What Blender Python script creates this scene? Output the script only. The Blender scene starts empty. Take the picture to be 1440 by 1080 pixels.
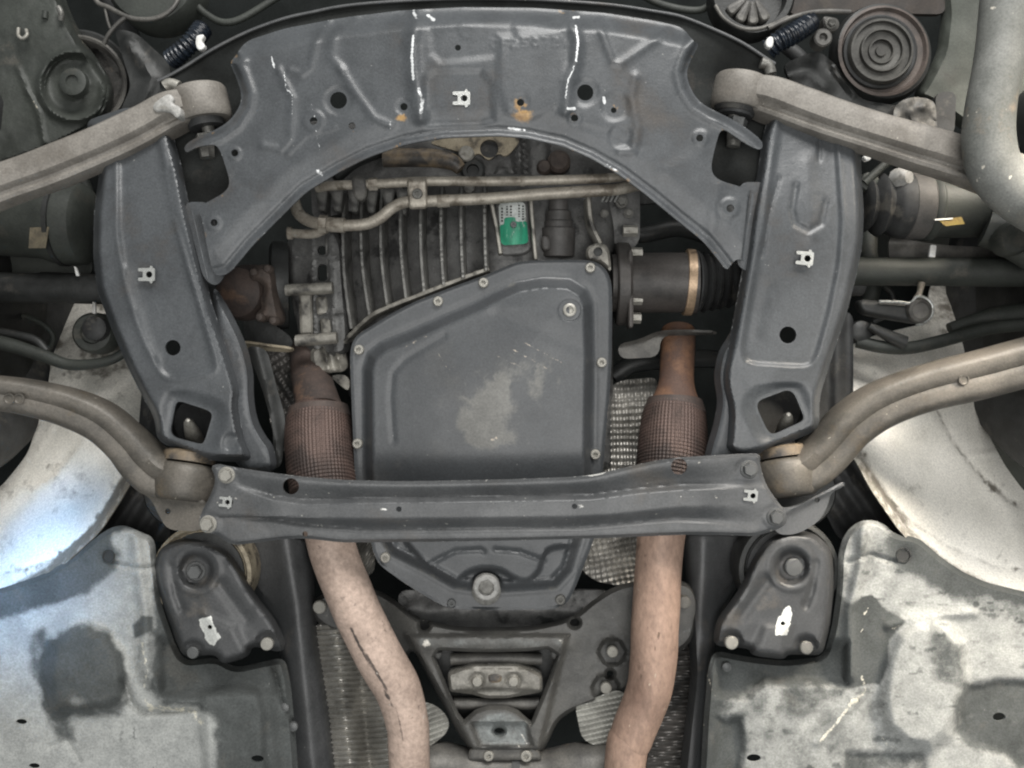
import bpy, math, random
import numpy as np
from mathutils import Vector, Matrix
from mathutils.geometry import delaunay_2d_cdt

random.seed(7); np.random.seed(7)
S = bpy.context.scene
COL = S.collection
rad = math.radians
D, K = 1.2, 0.001            # camera height below the subframe (m); metres per photo pixel on the plane z = 0

# ------------------------------------------------------------------ camera, light
cam = bpy.data.cameras.new('camera'); cam.lens = 30.0; cam.sensor_width = 36.0; cam.clip_start = 0.01; cam.clip_end = 50
co = bpy.data.objects.new('camera', cam); COL.objects.link(co)
co.location = (0, 0, -D); co.rotation_euler = (math.pi, 0, 0); S.camera = co
wd = bpy.data.worlds.new('World'); S.world = wd; wd.use_nodes = True
bg = wd.node_tree.nodes['Background']; bg.inputs[0].default_value = (0.93, 0.985, 1.0, 1); bg.inputs[1].default_value = 0.32

def area(name, loc, target, size, power, color, sy=None, spread=None):
    l = bpy.data.lights.new(name, 'AREA'); l.energy = power; l.color = color; l.size = size
    if spread: l.spread = rad(spread)
    if sy: l.shape = 'RECTANGLE'; l.size_y = sy
    o = bpy.data.objects.new(name, l); COL.objects.link(o); o.location = loc
    o.rotation_euler = (Vector(target) - Vector(loc)).to_track_quat('-Z', 'Y').to_euler()
    return o
area('workshop_door_light', (0.55, -2.5, -1.75), (0, -0.02, 0), 1.7, 100, (1.0, 0.985, 0.96), 1.2)
area('floor_bounce_light', (0.25, 0.5, -3.0), (0, 0.1, 0), 2.2, 52, (1.0, 0.985, 0.96))
area('side_light_warm', (1.35, -0.80, -0.50), (0.80, 0.13, 0.18), 0.6, 7.0, (1.0, 0.90, 0.76), None, 34)
area('side_light_cool', (-1.25, 0.05, -1.0), (-0.72, 0.285, 0.06), 0.2, 0.22, (0.20, 0.52, 1.0), None, 12)
S.view_settings.view_transform = 'Standard'; S.view_settings.look = 'None'
S.view_settings.exposure = 0.12; S.view_settings.gamma = 1.0
S.render.engine = 'CYCLES'; S.cycles.filter_width = 2.1

# ------------------------------------------------------------------ numeric helpers
def ss(a, b, x):
    t = np.clip((x - a) / (b - a), 0, 1); return t * t * (3 - 2 * t)
def gs(d, w): return np.exp(-(d / w) ** 2)
_lat = np.random.rand(256, 256)
def vnoise(x, y):
    xi = np.floor(x).astype(int); yi = np.floor(y).astype(int); fx = x - xi; fy = y - yi
    fx = fx * fx * (3 - 2 * fx); fy = fy * fy * (3 - 2 * fy)
    a = _lat[xi % 256, yi % 256]; b = _lat[(xi + 1) % 256, yi % 256]; c = _lat[xi % 256, (yi + 1) % 256]; d = _lat[(xi + 1) % 256, (yi + 1) % 256]
    return (a * (1 - fx) + b * fx) * (1 - fy) + (c * (1 - fx) + d * fx) * fy
def fbm(x, y, sc, o=4, s=0):
    v = 0; a = .5; f = 1.0 / sc
    for i in range(o): v = v + a * vnoise(x * f + 17.3 * i + s, y * f + 9.1 * i + s * 1.7); a *= .5; f *= 2.03
    return v - .47
def dpoly(x, y, pts, closed=True):
    P = np.asarray(pts, float); Q = np.roll(P, -1, 0) if closed else P[1:]; P = P if closed else P[:-1]
    best = np.full(x.shape, 1e18)
    for (ax, ay), (bx, by) in zip(P, Q):
        dx, dy = bx - ax, by - ay; L = dx * dx + dy * dy + 1e-12
        t = np.clip(((x - ax) * dx + (y - ay) * dy) / L, 0, 1)
        best = np.minimum(best, (x - ax - t * dx) ** 2 + (y - ay - t * dy) ** 2)
    return np.sqrt(best)
def inside(x, y, pts):
    P = np.asarray(pts, float); r = np.zeros(x.shape, bool)
    for (ax, ay), (bx, by) in zip(P, np.roll(P, -1, 0)):
        if ay == by: continue
        c = (ay > y) != (by > y); r ^= c & (x < (bx - ax) * (y - ay) / (by - ay) + ax)
    return r
def sd(x, y, pts): return dpoly(x, y, pts) * np.where(inside(x, y, pts), 1, -1)
def line(x, y, pts): return dpoly(x, y, pts, False)
def chaikin(pts, it=2, rmax=7, closed=True):
    P = [np.array(p, float) for p in pts]
    for _ in range(it):
        out = []; n = len(P)
        for i in range(n if closed else n - 1):
            a, b = P[i], P[(i + 1) % n]; L = np.linalg.norm(b - a)
            if L < 1e-6: continue
            c = min(.25 * L, rmax) / L
            out += [a + (b - a) * c, b - (b - a) * c]
        if not closed: out = [P[0]] + out + [P[-1]]
        P = out; rmax *= .6
    return P
def resample(P, step, closed=True):
    out = []; n = len(P)
    for i in range(n if closed else n - 1):
        a, b = P[i], P[(i + 1) % n]; L = np.linalg.norm(b - a); k = max(1, int(math.ceil(L / step)))
        for j in range(k): out.append(a + (b - a) * j / k)
    if not closed: out.append(P[-1])
    q = [out[0]]
    for p in out[1:]:
        if np.linalg.norm(p - q[-1]) > .25: q.append(p)
    return q
def circ(cx, cy, r, n=20, ry=None):
    return [(cx + r * math.cos(2 * math.pi * i / n), cy + (ry or r) * math.sin(2 * math.pi * i / n)) for i in range(n)]
def mir(pts): return [(1346 - p[0],) + tuple(p[1:]) for p in pts]
def U(px, py, z=0.0):
    s = K * (D + z) / D; return Vector(((px - 720) * s, (py - 540) * s, z))
def M_(z): return K * (D + z) / D       # metres per photo pixel at depth z

# ------------------------------------------------------------------ geometry builders: (verts Nx3, faces, attrs)
def join(*gs_):
    V = []; F = []; n = 0; keys = set(k for g in gs_ for k in g[2]); A = {k: [] for k in keys}
    for g in gs_:
        V.append(np.asarray(g[0], float)); F += [tuple(i + n for i in f) for f in g[1]]
        for k in keys: A[k].append(g[2].get(k, np.zeros(len(g[0]))))
        n += len(g[0])
    return np.vstack(V), F, {k: np.concatenate(v) for k, v in A.items()}

def sheet(outline, z0, hf=None, holes=(), step=4.0, t=0.003, rmax=7, hrmax=4, stain=None, wear_glint=None, sharp=False, jit=.25):
    """pressed sheet: outline and holes in photo pixels, hf(x, y, d, dh) = relief towards the viewer in metres"""
    O = [np.array(p, float) for p in outline] if sharp else chaikin(outline, 2, rmax)
    O = resample(O, step); H = [resample(chaikin(h, 2, hrmax) if len(h) < 14 else [np.array(p, float) for p in h], min(step, 3)) for h in holes]
    A = np.array(O); x0, y0 = A.min(0); x1, y1 = A.max(0)
    gx, gy = np.meshgrid(np.arange(x0, x1, step), np.arange(y0, y1, step * .87))
    gx = gx + (np.arange(gx.shape[0]) % 2)[:, None] * step * .5
    gx = gx.ravel() + (np.random.rand(gx.size) - .5) * step * jit; gy = gy.ravel() + (np.random.rand(gy.size) - .5) * step * jit
    NR = 3 if step < 12 else 0; rs = step * .8
    k = inside(gx, gy, O) & (dpoly(gx, gy, O) > (NR + .55) * rs + .1 * step)
    for h in H: k &= ~inside(gx, gy, h) & (dpoly(gx, gy, h) > (2.5 * min(rs, 2.4) if NR else step * .45))
    gx, gy = gx[k], gy[k]
    def ringpts(L, r, cnt, out):
        Q = np.array(L); tg = np.roll(Q, -1, 0) - np.roll(Q, 1, 0); tg /= np.linalg.norm(tg, axis=1)[:, None] + 1e-9
        ar = np.sum(Q[:, 0] * np.roll(Q[:, 1], -1) - np.roll(Q[:, 0], -1) * Q[:, 1]); nn = np.stack([-tg[:, 1], tg[:, 0]], 1) * (1 if ar > 0 else -1) * (-1 if out else 1)
        R_ = []
        for q in range(1, cnt + 1):
            p = Q + nn * r * q; dd = dpoly(p[:, 0], p[:, 1], L); ok = dd > .86 * r * q
            ok &= ~inside(p[:, 0], p[:, 1], L) if out else inside(p[:, 0], p[:, 1], L)
            R_.append(p[ok])
        return np.vstack(R_)
    if NR:
        ex = ringpts(O, rs, NR, False)
        k = np.ones(len(ex), bool)
        for h in H: k &= ~inside(ex[:, 0], ex[:, 1], h) & (dpoly(ex[:, 0], ex[:, 1], h) > 2.5 * min(rs, 2.4))
        gx = np.concatenate([gx, ex[k, 0]]); gy = np.concatenate([gy, ex[k, 1]])
        for i_, h in enumerate(H):
            ex = ringpts(h, min(rs, 2.4), 2, True); k = inside(ex[:, 0], ex[:, 1], O) & (dpoly(ex[:, 0], ex[:, 1], O) > .5 * rs)
            for j_, h2 in enumerate(H):
                if j_ != i_: k &= ~inside(ex[:, 0], ex[:, 1], h2) & (dpoly(ex[:, 0], ex[:, 1], h2) > 1.2)
            gx = np.concatenate([gx, ex[k, 0]]); gy = np.concatenate([gy, ex[k, 1]])
    pts = []; edges = []
    for loop in [O] + H:
        n0 = len(pts); pts += [tuple(p) for p in loop]; m = len(loop)
        edges += [(n0 + i, n0 + (i + 1) % m) for i in range(m)]
    pts += list(zip(gx.tolist(), gy.tolist()))
    r = delaunay_2d_cdt([Vector(p) for p in pts], edges, [], 0, 1e-4)
    P = np.array([tuple(v) for v in r[0]]); T = np.array([tuple(f) for f in r[2]])
    c = P[T].mean(1); k = inside(c[:, 0], c[:, 1], O)
    for h in H: k &= ~inside(c[:, 0], c[:, 1], h)
    T = T[k]; x, y = P[:, 0], P[:, 1]
    a2 = (P[T[:, 1]] - P[T[:, 0]]); b2 = (P[T[:, 2]] - P[T[:, 0]])
    flip = (a2[:, 0] * b2[:, 1] - a2[:, 1] * b2[:, 0]) > 0      # want normals toward -Z
    T[flip] = T[flip][:, ::-1]
    d = dpoly(x, y, O); dh = np.full(x.shape, 1e3)
    for h in H: dh = np.minimum(dh, dpoly(x, y, h))
    z = np.full(x.shape, z0) if hf is None else z0 - hf(x, y, d, dh)
    sc = K * (D + z) / D
    V = np.stack([(x - 720) * sc, (y - 540) * sc, z], 1); n = len(V)
    at = {}
    if stain is not None: at['stain'] = np.clip(stain(x, y, d, dh), 0, 1)
    if wear_glint is not None: at['wear_glint'] = np.clip(wear_glint(x, y, d, dh), 0, 1)
    F = [tuple(f) for f in T.tolist()]
    if t > 0:
        B = V.copy(); B[:, 2] += t
        cnt = {}
        for f in F:
            for i in range(3):
                e = (f[i], f[(i + 1) % 3]); cnt[e] = cnt.get(e, 0) + 1
        bf = [tuple(i + n for i in f[::-1]) for f in F]
        rim = [(a + n, b + n, b, a)[::-1] and (b, a, a + n, b + n) for (a, b) in cnt if (b, a) not in cnt]
        V = np.vstack([V, B]); F = F + bf + rim
        at = {k_: np.concatenate([v, v]) for k_, v in at.items()}
    used = np.zeros(len(V), bool)
    for f in F: used[list(f)] = True
    if not used.all():
        m = np.cumsum(used) - 1; F = [tuple(int(m[i]) for i in f) for f in F]; V = V[used]; at = {k_: v[used] for k_, v in at.items()}
    return V, F, at

def prism(outline, z0, t, b=1.5, holes=(), rmax=4, step=14):
    """solid plate with a bevelled front edge"""
    def hf(x, y, d, dh): return -M_(z0) * b * (1 - np.sqrt(np.clip(1 - (1 - np.clip(np.minimum(d, dh) / b, 0, 1)) ** 2, 0, 1)))
    O = chaikin(outline, 2, rmax)
    ring = []
    A = np.array(O); c = A.mean(0)
    g = sheet(outline, z0, hf, holes, step=step if b < .01 else max(2.0, min(step, b * 1.6)), t=t, rmax=rmax)
    return g

def cr(pts, sub):
    P = np.array(pts, float); n = len(P); out = []
    if n == 2: return np.array([P[0] + (P[1] - P[0]) * i / sub for i in range(sub + 1)])
    for i in range(n - 1):
        p0 = P[i - 1] if i else 2 * P[0] - P[1]; p1, p2 = P[i], P[i + 1]; p3 = P[i + 2] if i + 2 < n else 2 * P[-1] - P[-2]
        for j in range(sub):
            t = j / sub; out.append(.5 * (2 * p1 + (p2 - p0) * t + (2 * p0 - 5 * p1 + 4 * p2 - p3) * t * t + (3 * p1 - p0 - 3 * p2 + p3) * t ** 3))
    out.append(P[-1]); return np.array(out)

def tube(pts, r, n=20, sub=6, cap=True, section=None, disp=None, fv=1.0, vs=None):
    """pts (px, py, z); r in photo pixels (scalar or per point); section [(u across, v depth)]; disp(arc m, angle) -> radius factor"""
    rr = [r] * len(pts) if np.isscalar(r) else list(r)
    W = np.array([list(U(*p)) + [q * M_(p[2]), e] for p, q, e in zip(pts, rr, vs or [1.0] * len(pts))])
    C = cr(W, sub); P = C[:, :3]; R = C[:, 3]; E = C[:, 4]; m = len(P)
    T = np.gradient(P, axis=0); T /= np.linalg.norm(T, axis=1)[:, None]
    Uu = np.cross(T, np.array([0, 0, 1.0])); Uu /= np.linalg.norm(Uu, axis=1)[:, None] + 1e-9
    Vv = np.cross(Uu, T)
    arc = np.concatenate([[0], np.cumsum(np.linalg.norm(np.diff(P, axis=0), axis=1))])
    sec = [(math.cos(2 * math.pi * i / n), fv * math.sin(2 * math.pi * i / n)) for i in range(n)] if section is None else section
    n = len(sec); V = []
    for i in range(m):
        for k, (u, v) in enumerate(sec):
            f = R[i] * (disp(arc[i], 2 * math.pi * k / n) if disp else 1.0)
            V.append(P[i] + f * (u * Uu[i] + v * E[i] * Vv[i]))
    F = [(i * n + k, i * n + (k + 1) % n, (i + 1) * n + (k + 1) % n, (i + 1) * n + k) for i in range(m - 1) for k in range(n)]
    if cap: F += [tuple(range(n))[::-1], tuple((m - 1) * n + k for k in range(n))]
    return np.array(V), F, {}

def lathe(prof, o, axis=(0, 0, -1), n=28, disp=None):
    """prof [(radius m, height m along axis)] round origin o"""
    ax = Vector(axis).normalized(); e1 = ax.orthogonal().normalized(); e2 = ax.cross(e1); o = Vector(o); V = []
    for (r, h) in prof:
        for k in range(n):
            a = 2 * math.pi * k / n; V.append(o + ax * h + (e1 * math.cos(a) + e2 * math.sin(a)) * max(r, 1e-5) * (disp(a, h) if disp else 1))
    m = len(prof)
    F = [(i * n + k, i * n + (k + 1) % n, (i + 1) * n + (k + 1) % n, (i + 1) * n + k) for i in range(m - 1) for k in range(n)]
    F += [tuple(range(n))[::-1], tuple((m - 1) * n + k for k in range(n))]
    return np.array([tuple(v) for v in V]), F, {}
def plathe(prof, px, py, z, axis=(0, 0, -1), n=28, disp=None):
    """same with the profile in photo pixels"""
    s = M_(z); return lathe([(r * s, h * s) for r, h in prof], U(px, py, z), axis, n, disp)
def rings(r0, r1, n, pitch, x0=0, w=.5):
    out = []
    for i in range(n):
        h = x0 + i * pitch; out += [(r0, h), (r1, h + pitch * .3), (r1, h + pitch * .6), (r0, h + pitch * .95)]
    return out
def hexprof(a, h): 
    a = (a % (math.pi / 3)) - math.pi / 6; return math.cos(math.pi / 6) / math.cos(a)

# ------------------------------------------------------------------ objects
WLOC = {}
def mesh(name, g, mat, angle=38):
    V, F, at = g; me = bpy.data.meshes.new(name); me.from_pydata(np.asarray(V).tolist(), [], F); me.update()
    me.shade_smooth()
    try: me.set_sharp_from_angle(angle=rad(angle))
    except Exception: pass
    for k, v in at.items():
        a = me.attributes.new(k, 'FLOAT', 'POINT'); a.data.foreach_set('value', np.asarray(v, np.float32))
    me.materials.append(mat); return me
def tag(o, label, cat, group=None):
    o['label'] = label; o['category'] = cat
    if group: o['group'] = group
    return o
def thing(name, label, cat, loc, group=None):
    o = bpy.data.objects.new(name, None); COL.objects.link(o); o.location = loc; o.empty_display_size = .02
    WLOC[o.name] = Vector(loc); return tag(o, label, cat, group)
def part(name, g, mat, parent=None, angle=38, label=None):
    V = np.asarray(g[0], float); c = (V.min(0) + V.max(0)) / 2
    o = bpy.data.objects.new(name, mesh(name, (V - c, g[1], g[2]), mat, angle)); COL.objects.link(o)
    WLOC[o.name] = Vector(c)
    if parent: o.parent = parent; o.location = Vector(c) - WLOC[parent.name]
    else: o.location = c
    if label: o['label'] = label
    return o
def solo(name, g, mat, label, cat, group=None, angle=38): return tag(part(name, g, mat, None, angle), label, cat, group)
PROTO = {}
def inst(name, key, parent, px, py, z, r, axis=None, label=None):
    """a copy of a unit piece (bolt, nut, clip) sharing its mesh, r = radius in photo pixels"""
    o = bpy.data.objects.new(name, PROTO[key]); COL.objects.link(o); w = U(px, py, z); WLOC[o.name] = w
    if parent: o.parent = parent; o.location = w - WLOC[parent.name]
    else: o.location = w
    s = r * M_(z); o.scale = (s, s, s)
    if axis is not None: o.rotation_euler = Vector((0, 0, -1)).rotation_difference(Vector(axis)).to_euler()
    else: o.rotation_euler = (random.uniform(-.06, .06), random.uniform(-.06, .06), random.uniform(0, 6))
    if label: o['label'] = label
    return o

# ------------------------------------------------------------------ materials
def mat(name, c1, c2=None, rough=.5, metal=0.0, ns=25, dirt=None, dth=.58, ds=9, dw=.1, stain=None, stain2=None, wear_glint=(.62, .62, .6), spots=None, sth=.72, ssz=160,
        bump=.25, bs=220, bd=.0006, stretch=(1, 1, 1), wmetal=.3, wrough=.35, spec=.5, sns=60, sw=.18, grain=330):
    m = bpy.data.materials.new(name); m.use_nodes = True; nt = m.node_tree; N = nt.nodes; L = nt.links
    b = N['Principled BSDF']; tc = N.new('ShaderNodeTexCoord'); mp = N.new('ShaderNodeMapping'); mp.inputs['Scale'].default_value = stretch
    L.new(tc.outputs['Object'], mp.inputs[0])
    def noise(s, det=5, r=.6):
        n = N.new('ShaderNodeTexNoise'); n.inputs['Scale'].default_value = s; n.inputs['Detail'].default_value = det; n.inputs['Roughness'].default_value = r
        L.new(mp.outputs[0], n.inputs['Vector']); return n.outputs[0]
    def step(sock, a, c):
        r = N.new('ShaderNodeMapRange'); r.interpolation_type = 'SMOOTHSTEP'; r.inputs[1].default_value = a; r.inputs[2].default_value = c; L.new(sock, r.inputs[0]); return r.outputs[0]
    def mix(f, A, B):
        x = N.new('ShaderNodeMix'); x.data_type = 'RGBA'
        L.new(f, x.inputs[0])
        for s, i in ((A, 6), (B, 7)):
            if isinstance(s, tuple): x.inputs[i].default_value = (*s, 1)
            else: L.new(s, x.inputs[i])
        return x.outputs[2]
    def math_(op, a, c):
        x = N.new('ShaderNodeMath'); x.operation = op
        for s, i in ((a, 0), (c, 1)):
            if isinstance(s, (int, float)): x.inputs[i].default_value = s
            else: L.new(s, x.inputs[i])
        return x.outputs[0]
    c2 = c2 or tuple(v * .7 for v in c1)
    n1 = noise(ns); col = mix(step(n1, .38, .64), c1, c2)
    rg = math_('ADD', math_('MULTIPLY', noise(ns * 2.3, 4), .22), rough - .11)
    if dirt: col = mix(math_('MULTIPLY', step(noise(ds, 7, .65), dth, dth + dw), .85), col, dirt)
    if spots: col = mix(step(noise(ssz, 2, .4), sth, sth + .04), col, spots)
    if stain:
        a = N.new('ShaderNodeAttribute'); a.attribute_name = 'stain'
        f = step(math_('ADD', a.outputs['Fac'], math_('MULTIPLY', math_('SUBTRACT', noise(sns, 7, .7), .5), 1.1)), .5 - sw, .5 + sw)
        s2 = mix(step(noise(ns * 1.6, 6, .7), .4, .62), stain, stain2 or tuple(v * .75 for v in stain))
        col = mix(f, col, s2)
    w = N.new('ShaderNodeAttribute'); w.attribute_name = 'wear_glint'
    wf = step(math_('ADD', w.outputs['Fac'], math_('MULTIPLY', math_('SUBTRACT', noise(130, 4, .7), .5), .9)), .42, .6)
    wf = math_('MULTIPLY', wf, math_('GREATER_THAN', w.outputs['Fac'], .02))
    col = mix(wf, col, wear_glint); 
    gm = N.new('ShaderNodeMapRange'); gm.inputs[1].default_value = .3; gm.inputs[2].default_value = .7; gm.inputs[3].default_value = .78; gm.inputs[4].default_value = 1.22; L.new(noise(grain, 3, .7), gm.inputs[0])
    vm = N.new('ShaderNodeVectorMath'); vm.operation = 'SCALE'; L.new(col, vm.inputs[0]); L.new(gm.outputs[0], vm.inputs['Scale']); L.new(vm.outputs[0], b.inputs['Base Color'])
    L.new(math_('ADD', math_('MULTIPLY', wf, wmetal), metal), b.inputs['Metallic'])
    L.new(math_('ADD', rg, math_('MULTIPLY', wf, wrough - rough)), b.inputs['Roughness'])
    b.inputs['Specular IOR Level'].default_value = spec
    if bump:
        bp = N.new('ShaderNodeBump'); bp.inputs['Strength'].default_value = bump; bp.inputs['Distance'].default_value = bd
        L.new(math_('ADD', noise(bs, 4), math_('MULTIPLY', noise(bs * .18, 3), 1.5)), bp.inputs['Height']); L.new(bp.outputs[0], b.inputs['Normal'])
    return m

G = {}
G['sub'] = mat('subframe_paint', (.069, .0735, .078), (.050, .0535, .057), rough=.36, ns=12, spots=(.22, .22, .21), sth=.765, ssz=170, stain=(.36, .22, .08), stain2=(.24, .14, .06), wear_glint=(.75, .76, .76), bump=.45, bs=420, bd=.0005, dirt=(.075, .064, .055), dth=.55, ds=6, dw=.2)
G['brace'] = mat('brace_paint', (.086, .0875, .089), (.060, .062, .064), rough=.40, ns=12, spots=(.33, .32, .29), sth=.745, ssz=130, wear_glint=(.7, .69, .65), bump=.45, bs=420, bd=.0005, dirt=(.085, .075, .065), dth=.56, ds=7, dw=.2)
G['shell'] = mat('shell_paint_shaded', (.026, .028, .027), (.016, .017, .016), rough=.8, spec=.25, ns=14, dirt=(.045, .042, .038), wear_glint=(.30, .30, .27))  # subframe grey painted darker to hold the shade inside the arm pockets
G['pan'] = mat('pan_paint', (.060, .0635, .067), (.047, .050, .053), rough=.38, ns=7, stain=(.145, .142, .13), stain2=(.10, .098, .09), wear_glint=(.38, .33, .27), bump=.3, bs=500, bd=.0004, sns=42, sw=.22, spots=(.19, .19, .185), sth=.78, ssz=160, dirt=(.088, .085, .078), dth=.54, ds=5, dw=.25)
G['rib'] = mat('rib_casting', (.155, .152, .142), (.10, .098, .092), rough=.5, metal=.3, ns=60, dirt=(.045, .044, .042), dth=.56, ds=40, bump=.6)
G['case'] = mat('gearbox_casting', (.135, .134, .13), (.085, .084, .082), rough=.5, metal=.3, ns=30, dirt=(.026, .026, .026), dth=.54, ds=22, wear_glint=(.55, .53, .48), bump=.7, bs=300)
G['casting_light'] = mat('bare_casting', (.30, .285, .25), (.17, .16, .14), rough=.5, metal=.35, ns=40, dirt=(.05, .048, .045), dth=.54, ds=28, bump=.6, bs=260)
G['arm'] = mat('forged_arm', (.225, .208, .185), (.15, .137, .12), rough=.6, metal=.1, ns=18, dirt=(.115, .10, .083), dth=.53, ds=13, dw=.28, spots=(.4, .37, .32), sth=.76, ssz=170, wear_glint=(.78, .75, .68), bump=.8, bs=220)
G['arm_rear'] = mat('rusty_arm', (.12, .107, .09), (.066, .06, .051), rough=.5, metal=.12, ns=15, dirt=(.165, .12, .07), dth=.57, ds=8, dw=.22, spots=(.32, .3, .25), sth=.765, ssz=150, bump=.7, bs=220)
G['rust'] = mat('rusty_pipe', (.48, .365, .30), (.36, .27, .22), rough=.6, metal=.15, ns=17, dirt=(.20, .145, .12), dth=.53, ds=12, dw=.22, spots=(.5, .43, .37), sth=.75, ssz=190, stain=(.11, .085, .072), stain2=(.055, .045, .04), wear_glint=(.56, .5, .44), wmetal=.1, wrough=.5, bump=.8, bs=180, sns=90, grain=150)
G['rust_tan'] = mat('rusty_tan_pipe', (.37, .25, .19), (.27, .18, .137), rough=.58, metal=.15, ns=17, dirt=(.16, .10, .075), dth=.53, ds=12, dw=.22, spots=(.46, .36, .28), sth=.75, ssz=190, stain=(.13, .08, .055), stain2=(.07, .048, .036), wear_glint=(.5, .4, .32), wmetal=.1, wrough=.5, bump=.8, bs=180, sns=90, stretch=(1, .5, 1), grain=150)
G['rust_dark'] = mat('dark_rust', (.07, .05, .042), (.044, .034, .03), rough=.7, ns=30, dirt=(.13, .08, .055), dth=.57, ds=14, bump=.6, bs=260)
G['flex'] = mat('braided_flex', (.115, .078, .066), (.07, .05, .043), rough=.5, metal=.4, ns=22, dirt=(.05, .038, .034), dth=.55, ds=14, bump=.3)
G['rubber'] = mat('black_rubber', (.035, .036, .036), (.022, .022, .022), rough=.6, ns=30, dirt=(.085, .08, .07), dth=.56, ds=16, bump=.4)
G['dark'] = mat('grimy_metal', (.032, .033, .032), (.018, .019, .018), rough=.5, metal=.15, ns=20, dirt=(.06, .055, .048), dth=.58, ds=14, wear_glint=(.35, .33, .29), bump=.6)
G['dark_green'] = mat('grimy_housing', (.040, .044, .038), (.025, .028, .024), rough=.6, ns=14, dirt=(.06, .056, .046), dth=.57, ds=10, wear_glint=(.28, .26, .21), bump=.6)
G['panel_green'] = mat('dusty_panel', (.072, .079, .067), (.05, .055, .046), rough=.65, ns=12, dirt=(.04, .04, .034), dth=.56, ds=8, bump=.5)
G['liner'] = mat('dusty_liner', (.76, .73, .665), (.64, .615, .555), spec=.2, rough=.85, ns=10, dirt=(.34, .31, .265), dth=.6, ds=8, dw=.25, spots=(.2, .18, .14), sth=.785, ssz=130, stain=(.19, .172, .145), sw=.3, bump=.4, bs=150, wear_glint=(.7, .68, .64))
G['tray'] = mat('undertray_plastic', (.082, .087, .085), (.06, .064, .062), spec=.2, rough=.85, ns=16, stain=(.34, .345, .33), stain2=(.265, .27, .26), wear_glint=(.62, .59, .5), dirt=(.09, .09, .083), dth=.56, ds=12, bump=.7, bs=180, sns=30, sw=.28, spots=(.2, .2, .19), sth=.77, ssz=170)
G['bracket'] = mat('bracket_paint', (.056, .057, .058), (.038, .039, .04), rough=.42, ns=14, dirt=(.075, .068, .06), dth=.56, ds=9, wear_glint=(.7, .7, .66), wmetal=.5, bump=.4, bs=350, spots=(.16, .16, .15), sth=.775, ssz=170)
G['cross'] = mat('crossmember_paint', (.082, .08, .074), (.05, .049, .046), rough=.5, ns=16, dirt=(.042, .042, .04), dth=.54, ds=10, dw=.25, spots=(.2, .19, .17), sth=.75, ssz=190, wear_glint=(.5, .48, .43), stain=(.21, .225, .22), stain2=(.13, .14, .137), bump=.8, bs=240, sns=40, sw=.25)
G['mount'] = mat('mount_casting', (.22, .21, .188), (.145, .138, .12), rough=.5, metal=.3, ns=30, dirt=(.10, .094, .082), dth=.55, ds=22, bump=.8, bs=200)
G['shield'] = mat('foil_shield', (.38, .365, .335), (.24, .23, .21), rough=.38, metal=.6, ns=24, dirt=(.10, .095, .085), dth=.54, ds=10, dw=.25, bump=.2)
G['shield_pale'] = mat('pale_ribbed_foil', (.42, .415, .38), (.30, .295, .27), rough=.5, metal=.25, ns=24, dirt=(.14, .13, .115), dth=.58, ds=10, dw=.25, bump=.2)
G['shield_bright'] = mat('bright_ribbed_foil', (.46, .445, .41), (.32, .31, .285), rough=.36, metal=.6, ns=18, dirt=(.10, .095, .085), dth=.56, ds=9, dw=.25, bump=.2)
G['engine_brown'] = mat('engine_brown', (.045, .036, .03), (.028, .024, .021), rough=.7, ns=20, dirt=(.06, .05, .04), dth=.57, ds=12, bump=.5)
G['shield_dark'] = mat('sooty_shield', (.16, .15, .14), (.09, .086, .08), rough=.45, metal=.5, ns=20, dirt=(.05, .05, .048), dth=.54, ds=12, bump=.3)
G['line'] = mat('cooler_pipe', (.39, .355, .30), (.26, .23, .19), rough=.48, metal=.3, ns=34, dirt=(.12, .10, .075), dth=.55, ds=30, bump=.5, bs=300)
G['zinc'] = mat('zinc_clip', (.44, .445, .43), (.28, .285, .27), rough=.38, metal=.5, ns=220, dirt=(.2, .19, .17), dth=.56, ds=150, bump=.3)
G['bolt'] = mat('bolt_steel', (.20, .195, .18), (.13, .126, .115), rough=.45, metal=.45, ns=120, dirt=(.07, .065, .058), dth=.58, ds=90, bump=.5, bs=500)
G['bolt_pale'] = mat('pale_bolt', (.36, .345, .31), (.25, .24, .21), rough=.45, metal=.4, ns=150, dirt=(.14, .13, .115), dth=.58, ds=120, bump=.5, bs=500)
G['bolt_grey'] = mat('grey_bolt', (.12, .122, .12), (.08, .082, .082), rough=.45, metal=.3, ns=120, bump=.4, bs=500)
G['brown'] = mat('knuckle_rust', (.095, .072, .06), (.06, .047, .04), rough=.7, ns=40, dirt=(.05, .038, .032), dth=.55, ds=30, bump=.7)
G['gold'] = mat('boot_clamp', (.50, .36, .24), (.36, .255, .165), rough=.42, metal=.4, ns=60, dirt=(.13, .09, .065), dth=.57, ds=50, bump=.3)
G['sensor'] = mat('sensor_plastic', (.075, .07, .066), (.052, .049, .046), rough=.55, ns=40, bump=.4)
G['axle'] = mat('axle_casting', (.075, .067, .062), (.052, .047, .043), rough=.5, metal=.15, ns=24, dirt=(.033, .03, .028), dth=.56, ds=16, bump=.5)
G['beige'] = mat('gasket_alloy', (.36, .31, .225), (.23, .195, .14), rough=.6, metal=.15, ns=40, dirt=(.06, .052, .042), dth=.53, ds=40, bump=.7)
G['ochre'] = mat('ochre_pipe', (.19, .145, .095), (.085, .072, .06), rough=.5, ns=40, dirt=(.036, .034, .032), dth=.5, ds=30, bump=.5)
G['white'] = mat('white_plastic', (.78, .78, .76), (.66, .65, .62), rough=.45, ns=60, bump=.2)
G['blue'] = mat('blue_black_hose', (.012, .017, .025), (.008, .01, .014), rough=.25, ns=60, bump=.2)
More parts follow.
